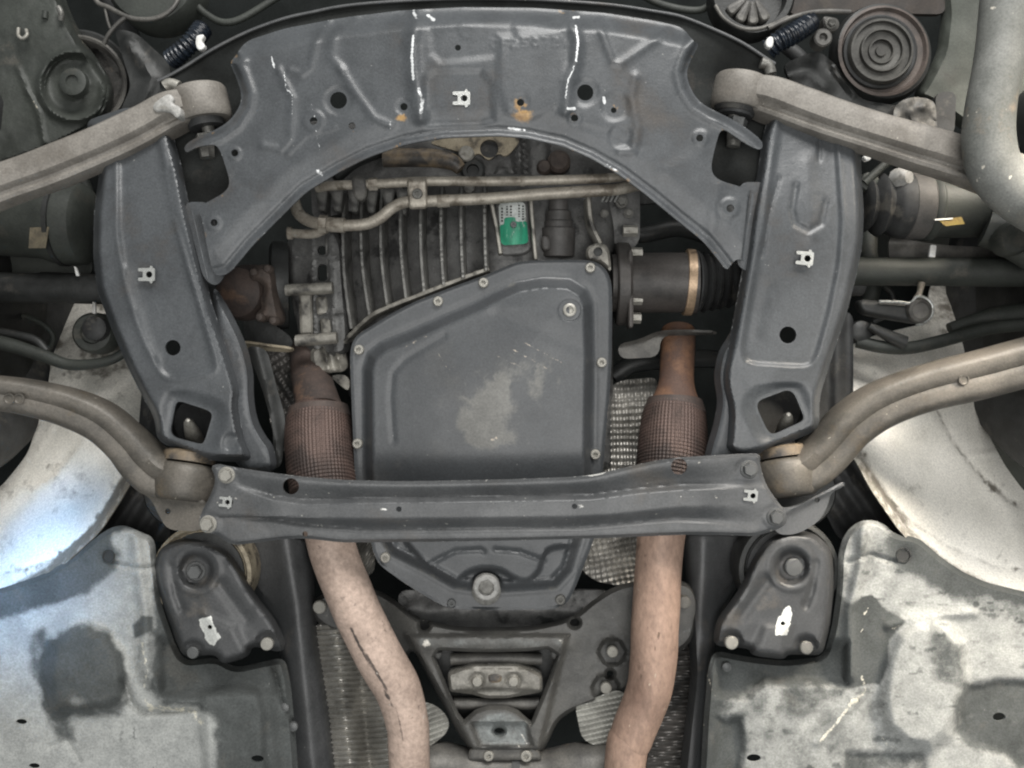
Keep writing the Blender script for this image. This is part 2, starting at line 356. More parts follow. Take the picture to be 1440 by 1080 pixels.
G['yellow'] = mat('yellow_label', (.28, .20, .045), (.2, .135, .04), rough=.6, ns=60, bump=.1)
G['label_tan'] = mat('faded_label', (.16, .135, .09), (.10, .085, .06), rough=.6, ns=60, bump=.1)
G['pale_grey'] = mat('pale_grey_plastic', (.40, .39, .37), (.28, .275, .26), rough=.5, ns=60, dirt=(.2, .19, .17), dth=.56, ds=50, bump=.4)
G['steel_dirty'] = mat('dirty_steel', (.135, .129, .117), (.075, .072, .067), rough=.52, metal=.3, ns=24, dirt=(.19, .15, .115), dth=.61, ds=16, bump=.7)
G['pulley'] = mat('pulley_metal', (.075, .073, .066), (.05, .048, .044), rough=.5, metal=.3, ns=30, dirt=(.035, .033, .03), dth=.56, ds=20, bump=.5)
G['under'] = mat('underbody_coat', (.014, .016, .0155), (.009, .0105, .010), rough=.9, spec=.15, ns=10, bump=.5, bs=90)

# unit pieces shared by their copies (radius 1, axis towards the viewer = -Z)
def proto(key, g, m, angle=30): PROTO[key] = mesh(key, g, m, angle)
hexb = join(lathe([(1.0, -.3), (1.0, .12), (.9, .22)], (0, 0, 0), n=20), lathe([(.74, .2), (.74, .72), (.64, .84)], (0, 0, 0), n=24, disp=hexprof))
domeb = lathe([(1, -.3), (1, .3), (.92, .5), (.8, .58), (.46, .58), (.44, .15), (.0, .12)], (0, 0, 0), n=22)
flatb = lathe([(1, -.3), (1, .35), (.86, .5), (.0, .56)], (0, 0, 0), n=18)
for k, m in (('bolt', 'bolt'), ('bolt_pale', 'bolt_pale'), ('bolt_grey', 'bolt_grey')):
    proto('hex_' + k, hexb, G[m]); proto('dome_' + k, domeb, G[m]); proto('flat_' + k, flatb, G[m])
s_ = 1000.0
cl = sheet([(720 + a * 1000, 540 + b * 1000) for a, b in [(-.95, -.72), (.36, -.74), (.40, -.98), (.62, -.98), (.66, -.74), (.92, -.70), (.92, .70), (.66, .74), (.62, .98), (.40, .98), (.36, .74), (-.95, .72), (-.95, .36), (-.42, .34), (-.42, -.34), (-.95, -.36)]], 0,
           holes=[circ(720 + 290, 540, 360, 16)], step=400, t=.0, rmax=60)
clV = cl[0].copy(); clV[:, 2] = 0
clB = clV.copy(); clB[:, 2] = .16
clF = list(cl[1]); n_ = len(clV); cnt = {(f[i], f[(i + 1) % 3]) for f in clF for i in range(3)}
clF2 = clF + [tuple(i + n_ for i in f[::-1]) for f in clF] + [(b, a, a + n_, b + n_) for (a, b) in cnt if (b, a) not in cnt]
proto('clip', (np.vstack([clV, clB]), clF2, {}), G['zinc'])
proto('dark_cup', lathe([(1, -.1), (1.0, .05), (.8, .05), (.74, -.5), (0, -.5)], (0, 0, 0), n=20), G['dark'])
# ================================================================== SETTING: the dark belly of the car behind everything
def hund(x, y, d, dh): return .03 * fbm(x, y, 180, 4) + .015 * gs(line(x, y, [(200, -100), (330, 500), (380, 1200)]), 60) + .015 * gs(line(x, y, [(1240, -100), (1090, 500), (1000, 1200)]), 60)
o = part('car_underbody', sheet([(-1500, -1200), (2940, -1200), (2940, 2200), (-1500, 2200)], .50, hund, step=70, t=.01, sharp=True), G['under']); o['kind'] = 'structure'

# ================================================================== SUBFRAME
sf = thing('subframe', 'large grey pressed steel subframe with arched front plate and two side rails around the gearbox', 'subframe', U(673, 330, 0))
WL = [(268, 212), (300, 203), (308, 210), (316, 235), (322, 258), (314, 270), (290, 283), (271, 292)]
plate_out = [(345, 58), (400, 40), (480, 25), (560, 15), (650, 10), (750, 11), (850, 18), (920, 29), (960, 38), (975, 58), (983, 62), (978, 72), (970, 87), (965, 103), (970, 123), (983, 143), (1003, 155), (1027, 166), (1053, 182), (1074, 200), (1070, 213), (1045, 200), (1014, 178), (1006, 205), (1000, 232), (1002, 245), (1012, 254), (1040, 262), (1062, 270),
             (1054, 310), (1046, 366), (1036, 364), (1028, 372), (1022, 381), (1010, 365), (990, 340), (950, 308), (910, 275), (870, 245), (830, 222), (790, 205), (740, 194), (700, 191), (620, 194), (570, 203), (520, 220), (480, 240), (430, 270), (400, 300), (355, 345), (322, 385), (304, 389), (297, 375), (290, 340), (284, 306), (276, 292), (292, 284), (316, 271), (324, 258), (318, 236), (309, 209), (300, 202), (272, 208), (262, 216), (258, 206), (272, 195), (305, 182), (325, 168), (338, 148), (340, 132), (332, 108), (323, 88), (330, 80)]
phole = [(476, 141, 12), (823, 130, 11.5), (441, 170, 5.5), (495, 177, 5), (568, 150, 5.2), (644, 67, 4.2), (732, 144, 5.2), (808, 166, 5.2), (863, 155, 4), (330, 215, 5), (301, 313, 5), (984, 194, 5), (1027, 293, 5.5), (655, 138, 5)]
arch = [(304, 389), (322, 385), (355, 345), (400, 300), (430, 270), (480, 240), (520, 220), (570, 203), (620, 194), (700, 191), (740, 194), (790, 205), (830, 222), (870, 245), (910, 275), (950, 308), (990, 340), (1010, 365), (1022, 381)]
pocketL = [(330, 80), (323, 88), (332, 108), (340, 132), (338, 148), (325, 168), (305, 182), (272, 195), (258, 206)]
pocketR = [(983, 62), (978, 72), (970, 87), (965, 103), (970, 123), (983, 143), (1003, 155), (1027, 166), (1053, 182), (1074, 200)]
topl = [(345, 58), (400, 40), (480, 25), (560, 15), (650, 10), (750, 11), (850, 18), (920, 29), (960, 38)]
streakL = [(588, 18), (580, 60), (582, 100), (592, 165)]; streakR = [(803, 22), (812, 60), (809, 88), (799, 115), (796, 155)]
def hplate(x, y, d, dh):
    h = np.zeros(x.shape)
    h += -.022 * (1 - ss(0, 30, line(x, y, topl)))                                   # top edge rolls back
    a = line(x, y, arch); h += .0035 * (1 - ss(3, 7, a)) - .003 * gs(a - 10, 4) + .004 * ss(12, 45, a) # flanged arch edge
    p = np.minimum(line(x, y, pocketL), line(x, y, pocketR)); h += -.012 * (1 - ss(0, 10, p)) + .003 * gs(p - 14, 6)
    for b, w, q in ((streakL, 10, .006), (streakR, 9, .006)): h += q * gs(line(x, y, b), w)
    h += -.0032 * ss(-7, 7, sd(x, y, [(612, 100), (676, 100), (692, 120), (694, 168), (676, 175), (600, 176), (594, 150), (598, 110)]))    # centre pad
    h += -.002 * ss(-6, 7, sd(x, y, [(604, 40), (720, 32), (728, 55), (700, 80), (620, 88), (606, 75)]))
    h += .0025 * ss(-7, 8, sd(x, y, [(700, 50), (792, 40), (796, 100), (782, 150), (745, 170), (712, 160), (700, 120)]))
    for b, w, q in (([(478, 95), (500, 130), (526, 166), (550, 176)], 5, .0035), ([(392, 98), (411, 138), (408, 195), (395, 210), (370, 205)], 5, .004), ([(462, 32), (445, 55), (436, 95), (424, 104), (408, 100)], 5, .0035),
                    ([(500, 30), (470, 48), (466, 80), (480, 98)], 6, .0035), ([(842, 32), (852, 62), (862, 88), (872, 90), (940, 44)], 5, .004), ([(893, 108), (888, 135), (897, 180), (890, 212), (872, 214)], 6, .0035),
                    ([(405, 215), (430, 190), (470, 180)], 4, .002), ([(820, 178), (860, 190), (900, 215)], 5, -.002), ([(1010, 262), (1003, 300), (1000, 330)], 8, .0025), ([(330, 250), (345, 262), (400, 285)], 6, -.0015), ([(930, 245), (980, 220), (1010, 165)], 10, .002)):
        h += .62 * q * gs(line(x, y, b), w * 1.15)
    for cx, cy, r, q in ((476, 141, 24, -.004), (823, 130, 23, -.004), (441, 170, 19, .004), (865, 150, 24, -.004), (872, 192, 20, -.004), (985, 194, 14, .003), (330, 216, 12, .003), (1026, 292, 17, .004), (301, 314, 13, .003), (660, 40, 20, .001), (568, 150, 14, -.003), (732, 144, 16, -.0025), (808, 166, 13, -.003)):
        h += .5 * q * (1 - ss(r * .62, r, np.hypot(x - cx, y - cy)))
    w = ss(.0, .06, np.abs((x % 1) * 0)) * 0
    # raised stamped characters, worn to a ghost
    for i, gl in enumerate(('C', 'F', '2', '5', '0', '7', '3', 'W')):
        cx = 694 + i * 14.5; cy = 62 - i * .5; q = []
        if gl in 'C0': q = [[(cx + 4, cy - 4), (cx, cy - 6), (cx - 4, cy), (cx, cy + 6), (cx + 4, cy + 4)]]
        if gl == '0': q += [[(cx, cy - 6), (cx + 4, cy), (cx, cy + 6)]]
        if gl == 'F': q = [[(cx + 4, cy - 6), (cx - 3, cy - 6), (cx - 3, cy + 6)], [(cx - 3, cy), (cx + 2, cy)]]
        if gl in '23': q = [[(cx - 4, cy - 5), (cx + 3, cy - 5), (cx + 3, cy), (cx - 3, cy + 5 if gl == '2' else cy), ], [(cx - 4, cy + 6), (cx + 4, cy + 6)]]
        if gl == '5': q = [[(cx + 4, cy - 6), (cx - 3, cy - 6), (cx - 3, cy - 1), (cx + 3, cy), (cx + 3, cy + 5), (cx - 4, cy + 6)]]
        if gl == '7': q = [[(cx - 4, cy - 6), (cx + 4, cy - 6), (cx - 1, cy + 6)]]
        if gl == 'W': q = [[(cx - 5, cy - 6), (cx - 2, cy + 6), (cx, cy - 2), (cx + 2, cy + 6), (cx + 5, cy - 6)]]
        k = (np.abs(x - cx) < 12) & (np.abs(y - cy) < 12)
        for l in q:
            if k.any(): h[k] += .0006 * gs(line(x[k], y[k], l), 1.7)
    return h + .0008 * fbm(x, y, 45) + .01 * (1 - ss(0, 330, np.abs(x - 673))) - .004
def wplate_glint(x, y, d, dh):  # paints highlights along the two ridge streaks, beside scuffs and chipped edges
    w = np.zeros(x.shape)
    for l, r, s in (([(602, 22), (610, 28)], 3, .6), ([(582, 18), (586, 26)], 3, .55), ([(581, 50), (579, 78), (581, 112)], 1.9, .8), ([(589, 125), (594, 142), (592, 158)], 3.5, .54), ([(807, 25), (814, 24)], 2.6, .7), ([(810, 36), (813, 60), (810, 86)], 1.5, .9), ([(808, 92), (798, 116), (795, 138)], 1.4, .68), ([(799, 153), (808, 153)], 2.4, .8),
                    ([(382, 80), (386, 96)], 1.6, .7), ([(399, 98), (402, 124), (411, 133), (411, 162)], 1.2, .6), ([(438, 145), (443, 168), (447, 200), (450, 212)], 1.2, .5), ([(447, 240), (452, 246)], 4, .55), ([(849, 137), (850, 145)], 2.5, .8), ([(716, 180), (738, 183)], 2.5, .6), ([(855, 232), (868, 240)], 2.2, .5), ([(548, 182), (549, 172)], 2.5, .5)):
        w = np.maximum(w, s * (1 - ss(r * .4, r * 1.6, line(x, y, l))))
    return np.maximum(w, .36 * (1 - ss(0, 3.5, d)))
def splate(x, y, d, dh):
    s = .85 * np.exp(-((x - 735) / 17) ** 2 - ((y - 162) / 10) ** 2) + .8 * np.exp(-((x - 564) / 11) ** 2 - ((y - 166) / 7) ** 2)
    s = s + .42 * (fbm(x, y, 13, 4, 21) > .17) * (1 - ss(2, 9, np.minimum(d, dh)))
    return s + .28 * np.exp(-((x - 770) / 25) ** 2 - ((y - 150) / 10) ** 2)
part('front_plate', sheet(plate_out, .008, hplate, [circ(a, b, r, 18) for a, b, r in phole], step=2.5, stain=splate, wear_glint=wplate_glint), G['sub'], sf)

# upper shell: the second pressing above the arm pockets
sh_out = [(222, 114), (235, 108), (260, 94), (300, 69), (350, 44), (400, 26), (440, 17), (480, 9), (540, 3), (620, -1), (700, -2), (780, 1), (860, 7), (920, 16), (960, 24), (1010, 44), (1045, 61), (1073, 79), (1090, 90), (1096, 140), (1100, 230), (1060, 300), (1010, 260), (960, 150), (940, 80), (700, 40), (500, 50), (380, 90), (370, 160), (330, 270), (270, 310), (240, 250), (236, 160)]
def hshell(x, y, d, dh): return .006 * (1 - ss(2, 6, line(x, y, sh_out[:19]))) - .03 * gs(np.minimum(np.hypot(x - 1020, y - 125), np.hypot(x - 300, y - 130)), 45) + .001 * fbm(x, y, 30)
part('upper_shell', sheet(sh_out, .062, hshell, step=7, wear_glint=lambda x, y, d, dh: .42 * (1 - ss(0, 4, line(x, y, sh_out[:19])))), G['shell'], sf)

part('flange_lip', tube([(p[0], p[1], .056) for p in sh_out[:19]], 2.3, n=10, sub=4), G['brace'], sf)
# side rails
railL = [(120, 170), (180, 150), (236, 160), (245, 200), (254, 232), (267, 300), (281, 360), (297, 427), (312, 470), (328, 517), (338, 550), (334, 567), (338, 593), (343, 617), (357, 647), (325, 650), (290, 647), (247, 632), (221, 620), (217, 587), (200, 557), (180, 517), (157, 463), (137, 410), (131, 360), (132, 300), (140, 240)]
holeL = [(247, 567), (253, 564), (293, 577), (299, 583), (288, 620), (283, 625), (245, 615), (239, 607)]
padL = [(165, 150), (215, 150), (246, 310), (262, 370), (303, 512), (298, 524), (232, 533), (200, 470), (178, 400), (166, 330)]
padL = chaikin(padL, 2, 9)
def hrailL(x, y, d, dh):
    h = -.03 * (1 - ss(0, 13, d)) ** 2 - .004 * ss(-4, 5, sd(x, y, padL)) - .007 * (1 - ss(2, 24, dh)) * ss(545, 555, y)
    h += .0016 * gs(line(x, y, padL) - 1, 5) - .0022 * gs(line(x, y, [(236, 240), (246, 300), (268, 370), (312, 508)]), 3.6) + .002 * gs(line(x, y, [(180, 380), (195, 450), (215, 500)]), 9)
    h += -.003 * (1 - ss(8, 16, np.hypot(x - 325, y - 622)))
    return h + .0012 * fbm(x, y, 40) - .02 * ss(330, 160, y)
def wrail(x, y, d, dh): return .38 * (1 - ss(0, 3, d)) + .5 * (fbm(x, y, 11, 3, 3) > .2) * ss(430, 470, y) * (1 - ss(530, 560, y)) * (1 - ss(225, 240, np.abs(x - 10)))
part('side_rail', sheet(railL, .0, hrailL, [holeL, circ(243, 489, 11, 18), circ(210, 386, 5, 12)], step=2.8, t=.004, wear_glint=lambda x, y, d, dh: .40 * (1 - ss(0, 3, d))), G['sub'], sf)
railR = [(1072, 195), (1085, 150), (1120, 130), (1180, 140), (1205, 190), (1210, 215), (1215, 300), (1213, 345), (1203, 393), (1190, 443), (1173, 493), (1160, 533), (1152, 563), (1152, 604), (1110, 622), (1070, 638), (1040, 645), (1020, 632), (1023, 615), (1025, 575), (1018, 550), (1016, 525), (1027, 477), (1037, 420), (1048, 360), (1056, 300), (1068, 230)]
holeR = [(1067, 563), (1107, 548), (1117, 553), (1131, 587), (1128, 593), (1088, 611), (1080, 607), (1064, 573)]
padR = [(1100, 140), (1074, 320), (1064, 365), (1042, 493), (1050, 512), (1133, 517), (1147, 507), (1166, 440), (1180, 370), (1184, 310), (1172, 140)]
padR = chaikin(padR, 2, 9)
def hrailR(x, y, d, dh):
    h = -.03 * (1 - ss(0, 13, d)) ** 2 - .0045 * ss(-4, 5, sd(x, y, padR)) - .007 * (1 - ss(2, 24, dh)) * ss(535, 545, y)
    h += .0015 * gs(line(x, y, padR), 5) - .003 * gs(line(x, y, [(1119, 262), (1114, 295), (1119, 315), (1137, 325), (1155, 314), (1161, 285)]), 4.2) + .002 * gs(line(x, y, [(1140, 330), (1135, 230)]), 12)
    h += -.002 * gs(line(x, y, [(1096, 250), (1082, 300), (1072, 360)]), 2.5) - .0025 * gs(line(x, y, [(1154, 170), (1152, 225)]), 3) + .0012 * gs(line(x, y, [(1062, 470), (1080, 400)]), 10)
    return h + .0012 * fbm(x, y, 40, 4, 5) - .02 * ss(330, 160, y)
part('side_rail', sheet(railR, .0, hrailR, [holeR, circ(1108, 471, 12, 18), circ(1135, 363, 5.5, 12)], step=2.8, t=.004, wear_glint=lambda x, y, d, dh: .42 * (1 - ss(0, 3.2, d)) + .3 * gs(np.hypot(x - 1045, y - 393), 6)), G['sub'], sf)
# inner wings of the rails
for oL in ([(300, 400), (320, 431), (335, 460), (348, 490), (356, 525), (356, 560), (361, 590), (372, 612), (385, 628), (390, 662), (345, 668), (325, 640), (318, 590), (315, 540), (300, 480)], [(1050, 420), (1042, 440), (1026, 470), (1010, 495), (1004, 530), (1010, 565), (1003, 600), (995, 625), (988, 655), (1040, 655), (1050, 600), (1048, 520)]):
    part('inner_wing', sheet(oL, .03, lambda x, y, d, dh: -.02 * (1 - ss(0, 10, d)) + .003 * fbm(x, y, 40), step=5, t=.003, wear_glint=lambda x, y, d, dh: .33 * (1 - ss(0, 3, d))), G['sub'], sf)
for (px, py, z, r) in ((649, 138, .0, 13), (206, 386, -.004, 12.5), (1132, 363, -.004, 13)): inst('clip_nut', 'clip', sf, px, py, z, r).rotation_euler = (0, 0, 0 if px < 1000 else .1)
for (px, py, sx) in ((275, 598, 1), (1100, 590, -1)):
    part('locating_pin', lathe([(.012, -.04), (.012, .0), (.0105, .014), (.007, .038), (.003, .046), (.0, .047)], U(px - 3 * sx, py + 14, .06), (.16 * sx, -.62, -1), 18), G['bolt_pale'], sf)
for (px, py) in ((270, 595), (1098, 580)):
    part('bush_cup', plathe([(44, -30), (44, -8), (40, -6), (36, -28), (0, -30)], px, py, .11), G['rubber'], sf)
for oJ in ([(258, 284), (296, 284), (306, 330), (318, 385), (304, 404), (286, 392), (270, 330)], [(1040, 256), (1078, 256), (1066, 320), (1056, 384), (1040, 376), (1036, 366)]):
    part('joint_flange', sheet(oJ, .018, lambda x, y, d, dh: .0008 * fbm(x, y, 20), step=5, t=.003), G['sub'], sf)
part('weld_seam', tube([(1056, 268, .003), (1051, 310, .003), (1045, 366, .003)], 1.4, n=8, sub=14, disp=lambda s, a: 1 + .25 * math.sin(s * 1600)), G['sub'], sf)
part('weld_seam', tube([(270, 296, .004), (281, 345, .004), (292, 392, .004)], 1.4, n=8, sub=14, disp=lambda s, a: 1 + .25 * math.sin(s * 1600)), G['sub'], sf)

# ================================================================== CROSS BRACE
br = thing('cross_brace', 'straight grey pressed steel brace bolted across below the oil pan', 'brace', U(690, 705, -.03))
brace_out = [(296, 656), (306, 652), (322, 656), (360, 662), (420, 670), (480, 675), (560, 677), (640, 676), (720, 674), (800, 671), (835, 668), (860, 662), (890, 655), (920, 648), (960, 643), (1010, 640), (1070, 637), (1068, 652), (1077, 682), (1094, 706), (1106, 720), (1107, 736), (1095, 744), (1076, 750), (1060, 754), (1010, 752), (960, 752), (840, 757), (720, 760), (600, 762), (480, 763), (430, 757), (400, 758), (360, 763), (327, 767), (312, 757), (300, 750), (284, 748), (279, 736), (284, 718), (297, 695), (304, 674)]
bt = [(318, 672), (345, 684), (385, 696), (430, 702), (500, 700), (640, 698), (830, 695), (900, 686), (960, 681), (1045, 679)]
bc = [(330, 724), (400, 727), (500, 728), (640, 727), (800, 725), (860, 722), (960, 711), (1060, 708)]
bb = [(380, 728), (440, 738), (520, 744), (640, 743), (820, 741), (880, 735), (950, 729), (1000, 732), (1050, 738)]
def ycurve(c, x): c = np.array(c); return np.interp(x, c[:, 0], c[:, 1])
def hbrace(x, y, d, dh):
    yt, yc, yb = ycurve(bt, x), ycurve(bc, x), ycurve(bb, x); top = ycurve(brace_out[:17], x)
    env = ss(318, 400, x) * (1 - ss(960, 1060, x)) * .75 + .25
    h = .010 * (1 - ss(0, 1, (y - top - 6) / np.maximum(yt - top - 6, 4)))         # falls from the rolled top edge to the first groove
    h = np.where(y > yt, .009 * ss(0, 10, y - yt), h)
    h = np.where(y > yc, .009 - .015 * ss(0, 1, (y - yc) / np.maximum(yb - yc, 3)), h)
    h = np.where(y > yb, -.006 + .0035 * ss(0, 7, y - yb), h)
    h = h * env - .006 * (1 - ss(0, 5, d)) - .0015 * gs(y - yt, 2.2) * env
    for cx, cy in ((319, 669), (1052, 661), (293, 737), (1090, 727)): k = 1 - ss(13, 21, np.hypot(x - cx, y - cy)); h = h * (1 - k) + .001 * k
    return h + .0006 * fbm(x, y, 30)
part('brace_beam', sheet(brace_out, -.028, hbrace, [circ(409, 684, 11.5, 18), circ(955, 656, 11.5, 18), circ(323, 706, 5, 12), circ(1059, 697, 5, 12), circ(808, 712, 4, 12), circ(561, 716, 4, 12), circ(429, 751, 4, 12)], step=2.6, t=.003,
     wear_glint=lambda x, y, d, dh: .40 * (1 - ss(0, 3.2, d)) + .5 * gs(np.hypot((x - 838), (y - 667) * 2.4), 11) + .55 * gs(np.hypot((x - 818) / 1.3, y - 712), 6) + .6 * gs(np.hypot((x - 540) / 3, y - 716), 3) + .6 * (fbm(x, y, 7, 2, 9) > .24) * ss(860, 930, x) * ss(650, 670, y)), G['brace'], br)
inst('bolt', 'hex_bolt_pale', br, 319, 668, -.028, 12); inst('bolt', 'hex_bolt_grey', br, 1053, 660, -.028, 13); inst('bolt', 'hex_bolt_pale', br, 293, 737, -.028, 12.5); inst('bolt', 'hex_bolt_grey', br, 1090, 727, -.028, 13)
inst('clip_nut', 'clip', br, 317, 706, -.033, 9.5).rotation_euler = (0, 0, .1); inst('clip_nut', 'clip', br, 1056, 697, -.033, 10.5).rotation_euler = (0, 0, .1)

# ================================================================== OIL PAN
pn = thing('oil_pan', 'broad charcoal oil pan with bolted rim, pale smear and hex drain plug', 'oil pan', U(675, 600, .07))
pan_out = [(499, 668), (495, 580), (492, 500), (495, 482), (503, 470), (520, 460), (545, 444), (583, 424), (640, 402), (687, 385), (727, 368), (747, 366), (800, 365), (832, 366), (850, 375), (860, 395), (861, 430), (860, 510), (857, 560), (852, 610), (848, 665), (846, 720), (833, 765), (813, 817), (802, 842), (792, 852), (780, 857), (700, 858), (640, 857), (618, 850), (573, 823), (534, 795), (526, 780), (522, 763), (505, 710)]
pan_body = [(517, 660), (516, 520), (522, 500), (540, 486), (580, 470), (625, 450), (667, 432), (700, 415), (728, 402), (763, 396), (800, 398), (820, 410), (828, 428), (830, 510), (828, 660), (824, 720), (800, 800), (780, 822), (690, 828), (640, 822), (605, 802), (552, 775), (540, 757), (524, 715)]
low = [(500, 715), (560, 748), (575, 770), (604, 800), (622, 817), (640, 820), (650, 812), (662, 803), (684, 799), (706, 803), (718, 812), (732, 818), (748, 816), (760, 802), (764, 784), (772, 772), (790, 769), (830, 769), (860, 700)]
low = chaikin(low, 2, 9, False)
def hpan(x, y, d, dh):
    s = sd(x, y, pan_body)
    h = .030 * ss(-5, 9, s) + .006 * ss(5, 110, s) - .0015 * gs(s + 8, 4)
    step_ = ss(-3, 5, sd(x, y, [(480, 400), (900, 400), (900, 700)] + [tuple(p) for p in low[::-1]] + [(480, 700)]))
    h = np.where(y > 690, h - .012 * (1 - step_) * ss(-6, 14, s), h)
    h += .003 * (1 - ss(0, 4.5, d)) - .012 * (1 - ss(20, 26, np.hypot(x - 684, y - 828))) * (y > 780) * ss(-4, 16, s) - .012 * ss(630, 700, y) * ss(-6, 14, s)
    h += -.0016 * gs(line(x, y, [(625, 472), (570, 505), (552, 525), (549, 560), (553, 620)]), 4) - .002 * gs(line(x, y, [(700, 440), (760, 465), (815, 490)]), 12) + .0022 * ss(-14, 14, sd(x, y, [(690, 432), (830, 380), (840, 520), (800, 500)]))
    h += -.003 * gs(line(x, y, [(606, 792), (640, 775), (675, 773), (680, 776)]), 3) - .003 * gs(line(x, y, [(696, 773), (730, 776), (765, 789)]), 3)
    h += -.002 * gs(np.hypot(x - 801, y - 436) - 13, 2.5)
    return h + .0006 * fbm(x, y, 60)
smear = [(652, 560), (676, 553), (682, 535), (706, 528), (728, 545), (730, 575), (712, 592), (735, 610), (730, 628), (690, 637), (662, 628), (646, 600), (648, 575), (665, 577)]
def spn(x, y, d, dh):
    s = ss(-12, 10 + 26 * ss(660, 730, x * .7 + y * .35), sd(x, y, smear) + 16 * fbm(x, y, 14, 4)) * (.62)
    q = sd(x, y, pan_body); s = s + .5 * gs(q + 5, 5) * ss(-.05, .2, fbm(x, y, 30, 4, 31)) + .25 * ss(.12, .3, fbm(x * 2.2, y * .5, 40, 5, 33))
    return s + .42 * np.exp(-((x - 730) / 75) ** 2 - ((y - 520) / 38) ** 2) * (fbm(x, y + x * .35, 22, 4, 2) > -.02) + .35 * np.exp(-((x - 690) / 55) ** 2 - ((y - 600) / 50) ** 2)
def wpn(x, y, d, dh):
    w = .42 * (1 - ss(0, 3, d))
    for l, r, s in (([(722, 492), (748, 506), (772, 520)], 1.4, .5), ([(738, 482), (790, 510)], 1.3, .5), ([(612, 488), (625, 514), (636, 522)], 1.4, .48), ([(700, 500), (740, 520)], 2, .45), ([(564, 490), (600, 472)], 2, .42), ([(692, 618), (698, 616)], 3, .55)): w = np.maximum(w, s * (1 - ss(r * .5, r * 1.8, line(x, y, l))))
    return w
part('pan_shell', sheet(pan_out, .085, hpan, step=2.7, stain=spn, wear_glint=wpn), G['pan'], pn)
for (px, py, k) in ((830, 377, 1), (680, 398, 1), (616, 424, 1), (505, 492, 1), (846, 510, 1), (503, 624, 1), (837, 639, 1), (542, 784, 1), (788, 843, 0)): inst('pan_bolt', 'dome_bolt_pale' if k else 'dome_bolt', pn, px, py, .084, 7.2)
inst('pan_bolt', 'dome_bolt_grey', pn, 635, 848, .084, 6)
part('filler_plug', plathe([(9.5, 0), (9.2, 2.6), (7.5, 3.4), (5.4, 3.4), (4.8, -3), (0, -3)], 801, 436, .052), G['bolt_pale'], pn)
part('filler_washer', plathe([(16, -1), (15, 1.2), (12, 1.4), (0, 1.4)], 801, 436, .0535), G['pan'], pn)
dp = part('drain_plug', plathe([(19, -8), (18.6, 1), (16.5, 3), (11, 3), (10.5, -4), (0, -4)], 684, 826, .07, axis=(0, .12, -1), n=30), G['pale_grey'], pn)
part('plug_washer', plathe([(20.5, -8), (20.5, -1), (19, 0), (0, 0)], 684, 831, .073, n=30), G['bolt'], dp)
part('hex_socket', lathe([(11.8 * M_(.06), -.001), (11.6 * M_(.06), .0008), (10.6 * M_(.06), .0008), (9.2 * M_(.06), -.006), (0, -.006)], U(684, 826, .0665), (0, .12, -1), 24, lambda a, h: hexprof(a, h)), G['bolt'], dp)

# ================================================================== GEARBOX
gb = thing('gearbox', 'ribbed cast gearbox housing with green and white sticker above the oil pan', 'gearbox', U(620, 360, .14))
case_out = [(470, 290), (500, 262), (560, 245), (760, 245), (860, 250), (866, 380), (862, 480), (862, 660), (600, 640), (490, 560), (486, 480), (478, 400), (472, 340)]
def zcase(x, y): return .125 + .10 * ((x - 690) / 260) ** 2 + .03 * (1 - ss(250, 330, y)) 
def hcase(x, y, d, dh): return -(zcase(x, y)) - .024 * ss(700, 660, x) + .003 * fbm(x, y, 25) - .02 * (1 - ss(0, 8, d))
part('gear_case', sheet(case_out, 0, hcase, step=6, t=.004), G['case'], gb)
ribsx = [(466, 480, 474), (489, 497, 463), (513, 522, 444), (540, 547, 432), (567, 573, 422), (595, 598, 412), (623, 625, 402), (650, 652, 392), (682, 684, 382)]
for i, (xt, xb, yb) in enumerate(ribsx):
    n = 7; bow = -7 * (1 - i / 9); pts = [(xt + (xb - xt) * (j / (n - 1)) ** 1.4 + bow * math.sin(math.pi * j / (n - 1)), 270 + (yb - 270) * j / (n - 1), zcase(np.array(xt), np.array(270 + (yb - 270) * j / (n - 1.))) - .012 + .012 * (1 - min(1, j / 1.5))) for j in range(n)]
    part('rib', tube(pts, 3.2, section=[(-1.5, 15), (-1.0, -4), (-.5, -5), (.5, -5), (1.0, -4), (1.5, 15)], sub=6, disp=lambda s, a: 1 + .06 * math.sin(s * 700 + i)), G['rib'], gb, 30)
part('rib_rim', tube([(486, 482, .18), (500, 466, .16), (522, 446, .142), (547, 433, .13), (598, 413, .118), (652, 392, .112), (688, 379, .11)], 3.4, section=[(-1, 5), (-1, -2), (-.6, -2.8), (.6, -2.8), (1, -2), (1, 5)], sub=6, disp=lambda s, a: 1 + .12 * math.sin(s * 900) * math.sin(s * 410)), G['casting_light'], gb, 30)
for i, x in enumerate((452, 474, 498, 522, 546, 566)):
    part('tooth', prism([(x - 9, 266), (x + 9, 266), (x + 5, 296 + i), (x - 4, 296 + i)], .15 - .004 * i, .03, 2, rmax=2), G['rib'], gb)
